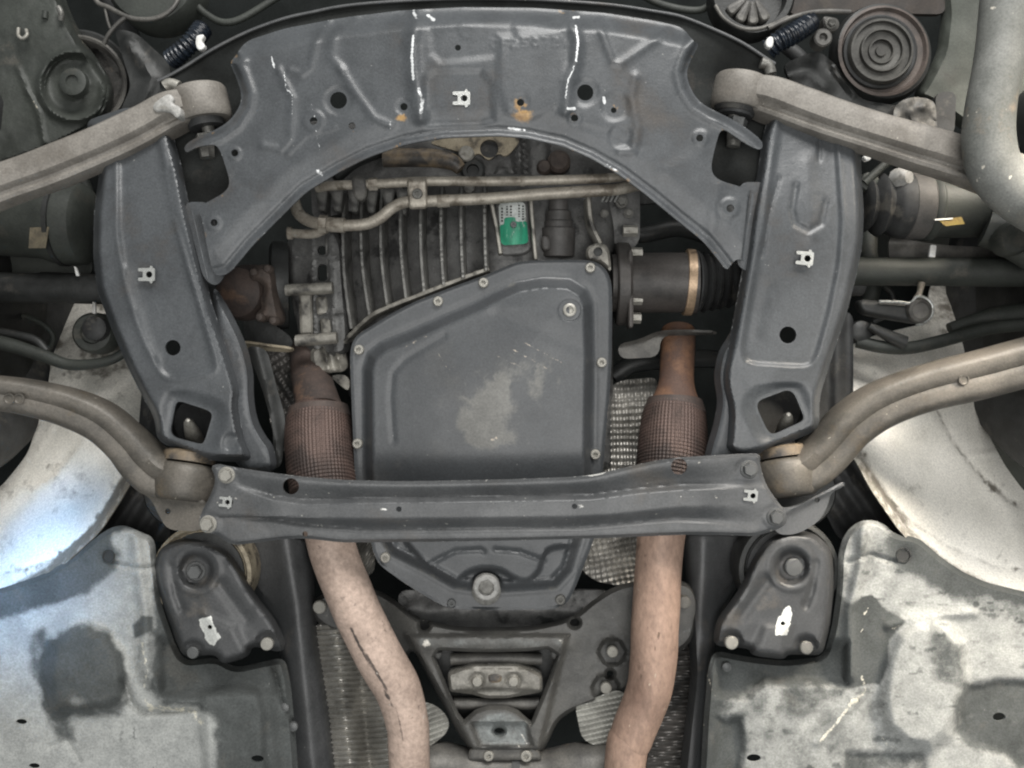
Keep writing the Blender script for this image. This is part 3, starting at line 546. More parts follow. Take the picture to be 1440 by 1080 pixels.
# bell housing end with bosses and cells on the left
def hbell(x, y, d, dh): return -.03 * ss(480, 405, x) - .012 * (1 - ss(0, 7, d)) + .003 * fbm(x, y, 18) + .006 * np.maximum(np.maximum(gs(x - 438 - (y - 330) * .03, 3), gs(x - 462 - (y - 330) * .05, 3)), np.maximum(gs(y - 362, 3), gs(y - 440, 3)))
part('bell_housing', sheet([(404, 335), (420, 322), (470, 318), (482, 340), (486, 400), (492, 470), (488, 500), (452, 502), (424, 486), (414, 440), (406, 400)], .165, hbell, [[(444, 418), (458, 416), (461, 440), (446, 443)], [(448, 448), (464, 447), (467, 468), (451, 470)], [(446, 346), (458, 345), (460, 358), (447, 359)], [(446, 372), (460, 371), (461, 395), (447, 396)]], step=4, t=.012), G['case'], gb)
for (px, py, w_, h_) in ((452, 430, 16, 25), (458, 459, 16, 22), (429, 440, 18, 60)):
    part('cast_cell', prism([(px - w_ / 2, py - h_ / 2), (px + w_ / 2, py - h_ / 2), (px + w_ / 2 + 2, py + h_ / 2), (px - w_ / 2 + 2, py + h_ / 2)], .168, .01, 2, rmax=2), G['casting_light'], gb)
for (a, b, r) in (((405, 408, .15), (468, 405, .15), 8.5), ((419, 479, .15), (474, 475, .15), 8.5)):
    bs_ = part('bolt_boss', tube([a, b], r, n=16, sub=5), G['casting_light'], gb); part('boss_end', tube([(a[0] - 3, a[1], a[2]), (a[0] + 3, a[1], a[2])], r * .92, n=16, sub=2), G['bolt_pale'], bs_)
part('dark_drum', plathe([(60, -10), (62, 0), (62, 12), (55, 16), (0, 16)], 396, 402, .235, axis=(-1, 0, -.25)), G['dark'], gb)
part('lower_lug', sheet([(438, 488), (484, 484), (490, 522), (444, 526), (436, 505)], .175, lambda x, y, d, dh: .008 * np.maximum(gs(x - 455 - (y - 490) * .25, 3.5), gs(x - 472 - (y - 490) * .25, 3.5)) + .006 * gs(y - 522, 4) - .006 * (1 - ss(0, 5, d)), step=3, t=.01), G['casting_light'], gb)
part('lower_lug', sheet([(462, 528), (490, 526), (492, 552), (476, 540)], .19, None, step=6, t=.01), G['casting_light'], gb)
# fins either side of the sticker
for pts in ([(690, 280, .115), (698, 320, .115), (704, 358, .115)], [(746, 278, .115), (749, 320, .115), (753, 366, .115)]):
    part('rib', tube(pts, 3, section=[(-1, 6), (-1, -3), (-.5, -4), (.5, -4), (1, -3), (1, 6)], sub=5), G['casting_light'], gb, 30)
part('rib', tube([(826, 280, .13), (830, 315, .13), (843, 345, .13)], 4, section=[(-1, 6), (-1, -3), (-.5, -4), (.5, -4), (1, -3), (1, 6)], sub=5), G['casting_light'], gb, 30)
stick = [(701, 286), (738, 284), (743, 338), (738, 343), (708, 345), (704, 341)]
part('sticker_pad', prism([(697, 282), (742, 280), (748, 350), (738, 358), (706, 360), (700, 350)], .117, .06, 2), G['case'], gb)
part('sticker', sheet(stick, .113, lambda x, y, d, dh: .008 * (1 - ((x - 722) / 22) ** 2), step=4, t=.0008, rmax=3), None or mat('sticker_print', (.50, .52, .50), (.38, .4, .38), rough=.4, ns=60, dirt=(.16, .16, .14), dth=.56, ds=70, bump=.1), gb)
part('sticker_band', sheet([(703, 316), (709, 316), (709, 306), (725, 305), (725, 312), (741, 311), (743, 340), (738, 343), (708, 345), (704, 340)], .1115, lambda x, y, d, dh: .008 * (1 - ((x - 722) / 22) ** 2), step=4, t=.0008, rmax=2), mat('green_print', (.02, .24, .135), (.012, .16, .09), rough=.35, ns=50, dirt=(.35, .4, .36), dth=.58, ds=70, bump=.05, stretch=(3, .6, 1)), gb)
ink = G['rubber']; gl = []
for cx, y0_, y1_ in ((706, 292, 313), (713, 290, 303), (718.5, 289, 302), (730, 288, 304), (735.5, 289, 309)):
    y = y0_
    while y < y1_:
        hgt = random.choice((2.2, 3, 3.6)); w_ = random.choice((2.2, 2.8)); gl.append(sheet([(cx - w_ / 2, y), (cx + w_ / 2, y), (cx + w_ / 2, y + hgt * .7), (cx - w_ / 2, y + hgt * .7)], .1120, lambda x, yy, d, dh: .008 * (1 - ((x - 722) / 22) ** 2), step=3, t=.0004, sharp=True)); y += hgt + .9
part('print', join(*gl), ink, gb)
inst('bolt', 'dome_bolt_grey', gb, 722, 316, .103, 4.5)
# engine block seen through the arch
def hblk(x, y, d, dh):
    h = .012 * (1 - ss(12, 17, np.hypot(x - 665, y - 240))) + .008 * (1 - ss(10, 14, np.hypot(x - 706, y - 248))) + .01 * gs(line(x, y, [(723, 180), (727, 262)]), 3) + .01 * gs(line(x, y, [(735, 180), (738, 262)]), 3)
    h += .014 * ss(-4, 4, sd(x, y, [(742, 190), (770, 190), (772, 300), (745, 300)])) + .01 * gs(line(x, y, [(610, 258), (700, 262)]), 4) - .01 * ss(-4, 4, sd(x, y, [(600, 262), (690, 266), (690, 280), (600, 276)]))
    return h + .006 * fbm(x, y, 24)
eb = thing('engine_block', 'grimy cast engine block seen through the arch of the subframe', 'engine', U(680, 230, .2))
part('block', sheet([(430, 170), (900, 170), (900, 340), (880, 360), (830, 300), (700, 290), (520, 290), (440, 310)], .19, hblk, [circ(688, 211, 14, 20)], step=5, t=.02), G['case'], eb)
part('gasket_face', sheet([(600, 200), (640, 192), (705, 190), (735, 194), (712, 222), (700, 214), (688, 228), (674, 214), (664, 220), (650, 214), (640, 212)], .172, lambda x, y, d, dh: .003 * fbm(x, y, 12), [circ(688, 209, 13, 20)], step=4, t=.006), G['beige'], eb)
part('oil_gallery', plathe([(15, 0), (15, 3), (13, 3), (12.5, -20), (0, -20)], 688, 210, .178), G['rubber'], eb)
part('hollow_plug', plathe([(17, -8), (17, 0), (14, 3), (9, 3), (8, -4), (0, -4)], 665, 240, .172), G['dark'], eb)
part('bolt_head', plathe([(9, -6), (8.5, 6), (7, 8), (0, 8)], 660, 266, .172), G['bolt'], eb)
part('bolt_head', plathe([(12, -6), (11, 4), (9, 6), (0, 6)], 656, 217, .172), G['bolt_pale'], eb)
part('short_pipe', tube([(540, 222, .165), (600, 222, .16), (634, 227, .155), (648, 238, .155)], [13, 13, 12, 9], n=16), G['ochre'], eb)
for (px, py, r) in ((786, 228, 17), (765, 236, 11)): part('alloy_lug', plathe([(r, -10), (r * .95, 4), (r * .7, 8), (0, 9)], px, py, .175, n=14), G['brown'], eb)
part('hose_stub', tube([(540, 210, .18), (500, 226, .17), (470, 250, .16)], 10, n=14), G['dark'], eb)

for (px, py, r) in ((852, 272, 8), (874, 284, 9), (884, 300, 7), (850, 300, 6)): inst('block_bolt', 'hex_bolt', eb, px, py, .165, r)
part('spring_clip', join(*[tube([(846 + 6 * q, 284, .15), (852 + 6 * q, 272, .148)], 1.6, n=8, sub=2) for q in range(4)]), G['zinc'], eb)
# ================================================================== COOLER LINES
cl_ = thing('cooler_line', 'upper straight beige metal cooler pipe running across the gearbox ribs', 'pipe', U(700, 254, .09), 'cooler pipes across the gearbox')
part('pipe', tube([(446, 264, .11), (470, 261, .10), (525, 259, .09), (600, 255, .085), (700, 255, .085), (790, 253, .085), (860, 250, .09), (905, 244, .1)], 6.8, n=18, sub=8), G['line'], cl_)
part('pipe_nut', tube([(519, 259, .09), (531, 258.6, .09)], 9, n=6, sub=2), G['line'], cl_)
part('pipe_collar', tube([(732, 254.6, .085), (738, 254.6, .085)], 7.6, n=16, sub=2), G['line'], cl_)
c2_ = thing('cooler_line', 'lower bent beige metal cooler pipe with threaded unions dipping left of the gearbox ribs', 'pipe', U(640, 285, .09), 'cooler pipes across the gearbox')
part('pipe', tube([(414, 284, .13), (420, 300, .12), (435, 311, .11), (455, 315, .1), (485, 317, .095), (515, 315, .095), (535, 306, .092), (552, 292, .09), (572, 284, .087), (600, 283, .085), (690, 279, .085), (760, 273, .085), (830, 269, .085), (870, 266, .09), (905, 258, .1)], 8.2, n=18, sub=8), G['line'], c2_)
part('pipe_nut', tube([(449, 314.5, .1), (460, 315.5, .1)], 12.5, n=6, sub=2), G['line'], c2_)
part('pipe_union', tube([(461, 315.5, .098), (485, 317, .096)], 10.5, n=16, sub=3), G['line'], c2_)
part('pipe_collar', tube([(615, 283, .085), (632, 282, .085)], 9.2, n=16, sub=2), G['line'], c2_)
c3_ = thing('pipe_stub', 'short beige threaded pipe stub beside the bent cooler pipe', 'pipe', U(428, 328, .13))
part('pipe', tube([(408, 328, .13), (440, 329, .12), (458, 322, .11)], 6.5, n=16), G['line'], c3_)
part('end_ring', tube([(405, 328, .13), (411, 328, .13)], 9, n=16, sub=2), G['line'], c3_)
pc = thing('pipe_clamp', 'small pale metal clamp plate bolted over both cooler pipes', 'clamp', U(587, 272, .07))
part('clamp_plate', sheet([(572, 251), (600, 250), (601, 293), (575, 294)], .075, lambda x, y, d, dh: .004 * (gs(y - 256, 8) + gs(y - 284, 9)) - .004 * (1 - ss(0, 3, d)), step=3, t=.004, rmax=3), G['line'], pc)
inst('bolt', 'dome_bolt', pc, 587, 273, .074, 7.5)
ph = solo('pipe_hanger', prism([(494, 250), (502, 246), (514, 250), (516, 276), (508, 283), (497, 278)], .08, .012, 2), G['steel_dirty'], 'small dull metal hanger gripping the upper cooler pipe left of the clamp', 'bracket')

# ================================================================== SENSOR, BRACKET
sn = thing('sensor_plug', 'brown grey cylindrical connector plug between the sticker and the axle flange', 'sensor', U(785, 330, .11))
part('plug_body', plathe([(20, -40), (23, -38), (24, -20), (24, 0), (22, 2), (0, 2)], 785, 322, .14, axis=(0, -1, -.1), n=26), G['sensor'], sn)
part('plug_neck', plathe([(20, 0), (20, 10), (18, 12), (18, 24), (14, 26), (14, 40), (0, 40)], 785, 322, .14, axis=(0, -1, -.1), n=26), G['sensor'], sn)
part('plug_tab', prism([(761, 331), (773, 333), (774, 352), (762, 352)], .115, .02, 2), G['sensor'], sn)
cb = thing('casting_bracket', 'pale cast ear with bolt hole at the upper right corner of the oil pan', 'bracket', U(841, 356, .1))
part('ear', sheet([(824, 345), (848, 341), (857, 350), (860, 384), (852, 374), (840, 366), (825, 367)], .10, lambda x, y, d, dh: -.004 * (1 - ss(0, 3, d)), [circ(841, 354, 6.5, 16)], step=4, t=.012), G['casting_light'], cb)
part('hole_plug', plathe([(6.5, 0), (6.2, .5), (0, .5)], 841, 354, .106), G['dark'], cb)

# ================================================================== AXLES
ax = thing('axle_shaft', 'brown grey axle joint with tan clamp and black ribbed boot beside the oil pan', 'axle', U(940, 398, .16))
part('joint_housing', plathe([(40, -20), (42, 0), (42, 90), (44, 92), (44, 97), (0, 97)], 880, 398, .16, axis=(1, 0, -.05), n=40), G['axle'], ax)
part('flange', plathe([(56, 0), (58, 2), (58, 16), (55, 19), (40, 19)], 866, 400, .165, axis=(1, 0, -.05), n=40), G['axle'], ax)
part('clamp_band', plathe([(43, 0), (46.5, 1), (46.5, 12), (43, 13)], 962, 397, .158, axis=(1, .05, -.06), n=40), G['gold'], ax)
part('boot', plathe([(44, 0)] + [(a, b) for k in range(6) for a, b in ((45 - k * 2.2, 2 + k * 12), (40 - k * 2.2, 8 + k * 12), (34 - k * 2, 11 + k * 12))] + [(18, 80), (18, 240)], 976, 397, .158, axis=(1, .0, .05), n=40), G['rubber'], ax)
for (px, py) in ((897, 356), (897, 421), (895, 447), (890, 325)): part('flange_bolt', tube([(px - 14, py, .115 + abs(py - 398) * .0006), (px + 6, py, .115 + abs(py - 398) * .0006)], 8, n=6, sub=2), G['bolt_pale'], ax)
part('stiffener', prism([(884, 350), (890, 352), (891, 460), (884, 462)], .105, .03, 1.5), G['axle'], ax)
a2 = thing('axle_flange', 'rusty brown axle flange in the gap left of the ribbed gearbox', 'axle', U(360, 412, .16))
part('rusty_hub', plathe([(42, -30), (40, 0), (34, 20), (18, 30), (0, 33)], 345, 412, .19, axis=(-.25, .05, -1), n=28), G['rust_dark'], a2)
part('knuckle', sheet([(350, 382), (358, 374), (376, 371), (386, 384), (388, 408), (392, 430), (396, 450), (386, 458), (374, 448), (362, 454), (359, 441), (369, 434), (366, 420), (373, 408), (366, 396), (352, 395)], .14, lambda x, y, d, dh: -.016 * (1 - ss(0, 9, d)) ** 2 + .004 * fbm(x, y, 12), step=2.6, t=.03, rmax=5), G['brown'], a2)
for q in ((358, 383), (377, 378), (366, 446), (385, 451)): part('knuckle_lug', plathe([(6.5, -8), (6, 4), (4.5, 6), (0, 7)], q[0], q[1], .138, n=12), G['brown'], a2)
part('shaft', tube([(345, 412, .2), (200, 408, .2), (60, 402, .2)], 20, n=20), G['dark'], a2)

# ================================================================== EXHAUST
def braid(n=34, f=900): return lambda s, a: 1 + .016 * (math.sin(s * f) * .8 + .8 * math.sin(a * n)) 
def flex(pts, r, parent):
    W = cr(np.array([list(U(*p)) for p in pts]), 60); 
    return part('flex_braid', tube(pts, r, n=240, sub=66, disp=braid(58, 1120)), G['flex'], parent, 180)
el = thing('exhaust_pipe', 'rusty pink left exhaust pipe with a dark scuffed seam, bending right below the brace', 'exhaust', U(500, 850, .05), 'twin exhaust downpipes')
def dented(seed): return lambda s, a: 1 + .012 * math.sin(s * 37 + seed) * math.cos(a * 2 + seed) + .006 * math.sin(s * 90 + a * 3)
def pipe(pts, r, parent, seed, scuff, m='rust'):
    g = tube(pts, r, n=48, sub=24, disp=dented(seed)); V = g[0]; z = V[:, 2]; px = V[:, 0] * D / (K * (D + z)) + 720; py = V[:, 1] * D / (K * (D + z)) + 540
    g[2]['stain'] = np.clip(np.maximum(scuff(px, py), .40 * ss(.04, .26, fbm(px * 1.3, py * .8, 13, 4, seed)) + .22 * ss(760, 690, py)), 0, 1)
    g[2]['wear_glint'] = np.clip(.46 * ss(.14, .3, fbm(px * 1.6, py * .55, 11, 4, seed + 40)) + .5 * (np.abs(px - (1010 - .1 * py if seed == 4 else 0)) < 0), 0, 1); return part('pipe', g, G[m], parent, 60)
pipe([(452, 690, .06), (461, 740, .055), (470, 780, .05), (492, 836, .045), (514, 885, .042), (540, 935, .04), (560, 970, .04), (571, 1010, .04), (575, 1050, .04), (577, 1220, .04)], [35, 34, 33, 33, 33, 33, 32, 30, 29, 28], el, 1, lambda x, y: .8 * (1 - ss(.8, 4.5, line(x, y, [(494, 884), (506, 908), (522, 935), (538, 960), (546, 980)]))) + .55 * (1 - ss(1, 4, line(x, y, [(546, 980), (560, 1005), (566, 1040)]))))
flex([(449, 570, .13), (448, 590, .12), (450, 640, .095), (455, 690, .075)], [30, 44, 47, 46], el)
part('upper_pipe', tube([(434, 490, .235), (438, 530, .20), (446, 565, .145), (449, 585, .125)], [27, 28, 31, 38], n=32), G['rust_dark'], el)
part('flex_collar', tube([(448, 572, .125), (448.5, 588, .121)], [41, 45], n=40, sub=4), G['rust_dark'], el)
er = thing('exhaust_pipe', 'rusty orange right exhaust pipe running straight down then bending left at the bottom', 'exhaust', U(920, 850, .05), 'twin exhaust downpipes')
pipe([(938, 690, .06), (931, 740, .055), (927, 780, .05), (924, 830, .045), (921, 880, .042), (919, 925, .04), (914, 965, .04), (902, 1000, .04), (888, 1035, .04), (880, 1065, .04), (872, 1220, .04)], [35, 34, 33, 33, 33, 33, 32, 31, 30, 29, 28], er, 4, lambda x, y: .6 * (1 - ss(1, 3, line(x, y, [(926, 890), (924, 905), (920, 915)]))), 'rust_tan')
flex([(949, 560, .13), (948, 582, .12), (945, 640, .095), (940, 690, .075)], [28, 43, 48, 46], er)
part('upper_pipe', tube([(954, 466, .19), (953, 495, .17), (951, 540, .14), (949, 575, .122)], [24, 24, 25, 38], n=32), mat('orange_rust', (.2, .105, .06), (.10, .055, .038), rough=.7, ns=22, dirt=(.1, .06, .045), dth=.54, ds=12, bump=.5), er)
part('flex_collar', tube([(949, 562, .125), (948.5, 580, .121)], [38, 44], n=40, sub=4), G['rust_dark'], er)
xo = thing('crossover_pipe', 'dusty crossover pipe joining both exhausts below the gearbox mount', 'pipe', U(710, 1060, .1))
part('pipe', tube([(570, 1080, .10), (620, 1082, .105), (680, 1086, .11), (760, 1086, .11), (820, 1082, .105), (880, 1078, .10)], [30, 36, 30, 30, 36, 30], n=36, sub=10), G['steel_dirty'], xo)
part('joint_gap', tube([(720, 1086, .11), (731, 1086, .11)], 31.5, n=36, sub=2), G['rubber'], xo)
# ================================================================== HEAT SHIELDS
def dimple(p, ang=0., amp=.0035):
    ca, sa = math.cos(ang), math.sin(ang)
    def f(x, y, d, dh):
        wx = 5 * fbm(x, y, 35, 3, 1); wy = 5 * fbm(x, y, 35, 3, 6)
        u = ((x + wx) * ca + (y + wy) * sa) * 2 * math.pi / p; v = (-(x + wx) * sa + (y + wy) * ca) * 2 * math.pi / p
        return amp * np.sin(u) * np.sin(v) * (.55 + 1.1 * (fbm(x, y, 30, 2, 9) + .4)) + .016 * fbm(x, y, 45)
    return f
def ribbed(p, ang, amp=.003, base=None):
    ca, sa = math.cos(ang), math.sin(ang)
    def f(x, y, d, dh): return amp * np.sin((x * ca + y * sa + 1.2 * fbm(x, y, 30)) * 2 * math.pi / p) + .01 * fbm(x, y, 70) + (base(x, y) if base else 0)
    return f
solo('heat_shield', sheet([(840, 560), (870, 535), (925, 530), (925, 680), (835, 690)], .18, lambda x, y, d, dh: dimple(13, .75)(x, y, d, dh) - .035 * gs(y - 530, 22), step=1.7, t=0, jit=0), G['shield'], 'dimpled silver heat shield between the oil pan and the right braided exhaust section', 'heat shield')
solo('heat_shield', sheet([(825, 750), (925, 740), (925, 820), (880, 825), (838, 818), (815, 800)], .15, dimple(11, .6), step=1.7, t=0, jit=0), G['shield'], 'dimpled silver heat shield just below the brace left of the straight exhaust', 'heat shield')
solo('heat_shield', sheet([(372, 490), (425, 490), (435, 580), (400, 640), (380, 600)], .24, dimple(15, .2), step=2.6, t=0, jit=0), G['shield_dark'], 'sooty dark dimpled heat shield left of the left braided exhaust section', 'heat shield')
solo('heat_shield', sheet([(485, 745), (525, 750), (528, 805), (500, 820)], .15, ribbed(6, .5), step=1.8, t=0, jit=0), G['shield'], 'small creased silver heat shield scrap right of the left exhaust just under the brace', 'heat shield')
def bs(x, y): return -.03 * gs(x - (500 + (y - 880) * .1), 14) + .012 * gs(x - (470 + (y - 880) * .12), 18)
solo('heat_shield', sheet([(438, 885), (455, 872), (480, 868), (500, 885), (520, 940), (545, 985), (560, 1100), (470, 1100), (450, 990), (440, 920)], .13, ribbed(7.5, 1.5, .0032, bs), step=1.9, t=0, jit=0), G['shield_bright'], 'finely ribbed silver heat shield hanging left of the lower left exhaust', 'heat shield')
solo('heat_shield', sheet([(585, 985), (612, 990), (632, 1010), (630, 1030), (605, 1050), (580, 1055)], .10, ribbed(7.2, 1.2, .0026), step=1.5, t=0, jit=0), G['shield_pale'], 'small ribbed pale heat shield between the left exhaust and the gearbox mount frame', 'heat shield')
solo('heat_shield', sheet([(808, 990), (830, 984), (870, 968), (890, 985), (870, 1040), (845, 1052), (818, 1040)], .10, ribbed(7.2, 1.35, .0026), step=1.5, t=0, jit=0), G['shield_pale'], 'ribbed pale heat shield tucked left of the right exhaust bend', 'heat shield')
solo('heat_shield', sheet([(930, 960), (965, 900), (985, 960), (978, 1100), (905, 1100)], .16, ribbed(7, 1.5, .0025), step=2.2, t=0, jit=0), G['shield_dark'], 'sooty ribbed heat shield right of the right exhaust bend', 'heat shield')
solo('shield_flange', sheet([(868, 484), (900, 477), (925, 465), (960, 463), (1008, 465), (1008, 471), (930, 472), (926, 502), (872, 505)], .15, lambda x, y, d, dh: .012 * gs(line(x, y, [(868, 482), (905, 474), (925, 466), (960, 464), (1008, 467)]), 4), step=4, t=.003), G['steel_dirty'], 'grey shield flange with a pale edge below the axle joint clamp', 'shield')
solo('shield_flange', sheet([(340, 478), (380, 484), (414, 488), (412, 496), (380, 494), (342, 490)], .16, lambda x, y, d, dh: .012 * gs(line(x, y, [(342, 482), (380, 486), (412, 490)]), 4), step=4, t=.003), G['beige'], 'narrow pale shield lip below the rusty axle flange', 'shield')
solo('heat_shield', sheet([(340, 430), (380, 452), (412, 476), (410, 490), (345, 484)], .19, lambda x, y, d, dh: .004 * fbm(x, y, 30), step=7, t=.003), G['dark'], 'dark flat plain heat shield under the rusty axle flange', 'heat shield')
solo('splash_guard', sheet([(345, 485), (375, 490), (388, 540), (402, 590), (396, 655), (384, 660), (384, 600), (368, 545)], .10, lambda x, y, d, dh: .01 * gs(line(x, y, [(360, 490), (378, 560), (392, 650)]), 9), step=5, t=.003), G['dark'], 'narrow dark curved splash guard between the left rail and the braided exhaust', 'guard')

# ================================================================== CONTROL ARMS
secF = [(1.0, .7), (1.0, -.25), (.93, -.55), (.8, -.7), (.3, -.78), (-.3, -.74), (-.42, -.62), (-.5, -.42), (-.62, -.36), (-.8, -.44), (-.95, -.36), (-1.0, -.2), (-1.0, .7)]
def front_arm(label, pts, r, ex, ey, axis, flipu, vs=None):
    t = thing('front_arm', label, 'control arm', U(ex, ey, .03), 'forged front control arms')
    sec = [(u * flipu, v) for u, v in secF]
    if flipu < 0: sec = sec[::-1]
    part('arm', tube(pts, r, section=sec, sub=12, disp=lambda s, a: 1 + .012 * math.sin(s * 55), vs=vs), G['arm'], t, 40)
    part('eye', lathe([(.026, -.023), (.036, -.0235), (.0385, -.020), (.0392, -.012), (.0395, .0), (.0392, .012), (.0385, .020), (.036, .0235), (.026, .023), (.0, .022)], U(ex, ey + 5, .042), axis, 40), G['arm'], t, 50)
    part('bush', lathe([(.0, -.024), (.025, -.024), (.026, -.023), (.026, .031), (.025, .033), (0, .033)], U(ex, ey + 5, .042), axis, 28), G['rubber'], t)
    part('through_bolt', lathe([(0, -.026), (.009, -.026), (.009, .056), (0, .058)], U(ex, ey, .042), axis, 14), G['bolt'], t)
    return t
fl = front_arm('pale forged arm at upper left with a white smeared patch near its eye', [(-60, 286, -.02), (0, 261, -.01), (70, 236, .0), (150, 203, .012), (205, 177, .02), (245, 157, .028), (284, 148, .040)], [26, 27, 27, 27, 26, 25, 18], 284, 143, (.22, 1, .05), 1, [1, 1, 1, 1, 1.1, 1.4, 1.6])
o = part('white_patch', sheet([(214, 148), (226, 138), (238, 131), (245, 138), (242, 146), (254, 150), (256, 160), (248, 167), (242, 158), (230, 156), (218, 158)], -.005, lambda x, y, d, dh: .002 * fbm(x, y, 6) - .002 * (1 - ss(0, 3, d)), step=2.2, t=.02), G['pale_grey'], fl)
part('nut', tube([(288, 190, .045), (292, 222, .045)], [13, 10], n=6, sub=2), G['bolt'], fl)
part('bolt_head', tube([(232, 122, .05), (240, 118, .05), (252, 122, .05)], 8, n=12, sub=3), G['bolt_pale'], fl)
fr = front_arm('pale forged arm at upper right running behind the thick bent bar', [(1038, 131, .040), (1078, 138, .029), (1130, 155, .02), (1180, 172, .012), (1270, 200, .0), (1360, 227, -.005), (1440, 256, -.015), (1510, 285, -.02)], [18, 26, 28, 27, 28, 30, 31, 31], 1040, 127, (-.2, 1, .05), 1, [1.6, 1.4, 1.1, 1, 1, 1, 1, 1])
part('rubber_washer', lathe([(0, .020), (.031, .020), (.033, .026), (.028, .034), (0, .036)], U(1040, 127, .042), (-.2, 1, .05), 30), G['rubber'], fr)
part('nut', tube([(1036, 168, .045), (1033, 184, .045)], [16, 14], n=6, sub=2), G['bolt_grey'], fr)
part('bolt_tip', tube([(1034, 182, .045), (1031, 206, .045)], [12, 9], n=14, sub=3), G['bolt'], fr)
part('bolt_head', tube([(1070, 88, .05), (1080, 92, .05), (1084, 104, .05)], 8, n=12, sub=3), G['bolt'], fr)

secR = [(1.0, .75), (1.02, .1), (.95, -.3), (.82, -.58), (.62, -.72), (.2, -.66), (.02, -.55), (-.14, -.62), (-.5, -.70), (-.8, -.58), (-.95, -.25), (-1.0, .2), (-1.0, .75)]
def rear_arm(label, pts, r, ex, ey, axis, rev, vs=None):
    t = thing('rear_arm', label, 'control arm', U(ex, ey, .03), 'curved rear control arms')
    sec = secR if not rev else [(-u, v) for u, v in secR][::-1]
    part('arm', tube(pts, r, section=sec, sub=12, disp=lambda s, a: 1 + .012 * math.sin(s * 48), vs=vs), G['arm_rear'], t, 46)
    part('eye', lathe([(.030, -.032), (.038, -.032), (.043, -.027), (.0455, -.015), (.0465, .0), (.0455, .012), (.043, .018), (.039, .021), (.03, .021)], U(ex, ey + 6, .04), axis, 40), G['arm_rear'], t, 50)
    part('collar', lathe([(.037, .018), (.037, .031), (.034, .034), (.026, .034), (.026, .030), (0, .03)], U(ex, ey, .04), axis, 36), G['ochre'], t)
    part('bush', lathe([(0, .028), (.024, .03), (.022, .046), (0, .046)], U(ex, ey, .04), axis, 28), G['rubber'], t)
    return t
rl = rear_arm('brown curved arm at left whose end sits under the left rail', [(-60, 549, -.03), (0, 554, -.02), (45, 561, -.01), (95, 574, .0), (140, 594, .008), (175, 624, .015), (200, 652, .022), (228, 672, .03), (264, 678, .036)], [25, 25, 26, 27, 28, 29, 31, 30, 20], 262, 668, (.12, -1, .22), False, [1, 1, 1, 1, 1, 1, 1.1, 1.35, 1.5])
rr = rear_arm('brown curved arm at right whose end sits under the right rail', [(1100, 666, .036), (1128, 664, .03), (1155, 645, .024), (1178, 622, .016), (1200, 598, .01), (1240, 571, .002), (1300, 548, -.008), (1380, 528, -.02), (1440, 512, -.028), (1510, 495, -.03)], [20, 30, 32, 32, 32, 32, 33, 34, 35, 35], 1102, 662, (-.12, -1, .22), False, [1.5, 1.35, 1.1, 1, 1, 1, 1, 1, 1, 1])
for px, py, par, z in ((13, 561, rl, -.038), (27, 561, rl, -.036), (1355, 534, rr, -.036)): part('dimple_ring', plathe([(8, 0), (7.6, 1.6), (6, 1.8), (4.5, .4), (0, .4)], px, py, z, n=18), G['arm_rear'], par)

# ================================================================== REAR MOUNT BRACKETS
def bracket(label, outl, main, bolts, patch, phole, tab, seed):
    t = thing('mount_bracket', label, 'bracket', U(main[0], main[1], .03), 'rear subframe mounting brackets')
    cx, cy = main; sx = 1 if seed == 1 else -1
    def h(x, y, d, dh):
        q = np.hypot(x - cx, y - cy)
        v = -.035 * (1 - ss(0, 11, d)) ** 2 - .014 * (1 - ss(18, 27, q)) + .002 * gs(q - 32, 4)
        for bx, by in bolts: v += -.010 * (1 - ss(12, 20, np.hypot(x - bx, y - by)))
        v += -.004 * gs(line(x, y, [(cx - sx * 34, cy - 5), (cx - sx * 28, cy + 35), (cx - sx * 20, cy + 55)]), 5) + .006 * ss(-8, 10, sd(x, y, tab))
        v += -.004 * gs(line(x, y, [(cx + sx * 34, cy + 20), (cx + sx * 70, cy + 70)]), 9)
        return v + .0015 * fbm(x, y, 30, 4, seed)
    def wr(x, y, d, dh):
        w = ss(-3, 3, sd(x, y, patch) + 4 * fbm(x, y, 8, 3, seed)) * .74
        return np.maximum(w, .36 * (1 - ss(0, 2.5, d)))
    part('bracket_plate', sheet(outl, .01, h, [circ(phole[0], phole[1], 3.4, 12)], step=3.2, t=.004, wear_glint=wr), G['bracket'], t)
    return t
bL = bracket('black bracket at lower left with a small bare zinc patch beside a pale ring', [(217, 790), (226, 769), (253, 757), (288, 759), (318, 772), (336, 795), (355, 832), (387, 873), (402, 905), (396, 918), (354, 908), (350, 924), (312, 935), (303, 920), (258, 925), (246, 898), (230, 853), (219, 820)],
    (276, 802), [(272, 917), (376, 905)], [(278, 870), (297, 866), (303, 882), (312, 897), (300, 909), (289, 903)], (295, 882), [(285, 860), (330, 880), (352, 925), (312, 936), (300, 915)], 1)
bR = bracket('black bracket at lower right with a long bare zinc patch', [(1002, 908), (1008, 873), (1040, 830), (1060, 782), (1080, 757), (1110, 746), (1147, 749), (1170, 773), (1174, 820), (1168, 880), (1157, 922), (1108, 920), (1103, 928), (1057, 922), (1054, 912)],
    (1113, 797), [(1028, 904), (1133, 910)], [(1104, 854), (1112, 851), (1115, 866), (1107, 894), (1088, 894), (1092, 870)], (1101, 877), [(1075, 880), (1112, 880), (1104, 928), (1056, 923)], 2)
inst('main_bolt', 'hex_bolt_grey', bL, 276, 803, .024, 14); inst('bolt', 'flat_bolt_grey', bL, 272, 917, .018, 8.5); inst('bolt', 'flat_bolt_pale', bL, 376, 905, .018, 9)
inst('main_bolt', 'flat_bolt_grey', bR, 1115, 797, .022, 13); inst('bolt', 'flat_bolt_pale', bR, 1028, 903, .018, 9.5); inst('bolt', 'flat_bolt', bR, 1133, 910, .018, 9.5)
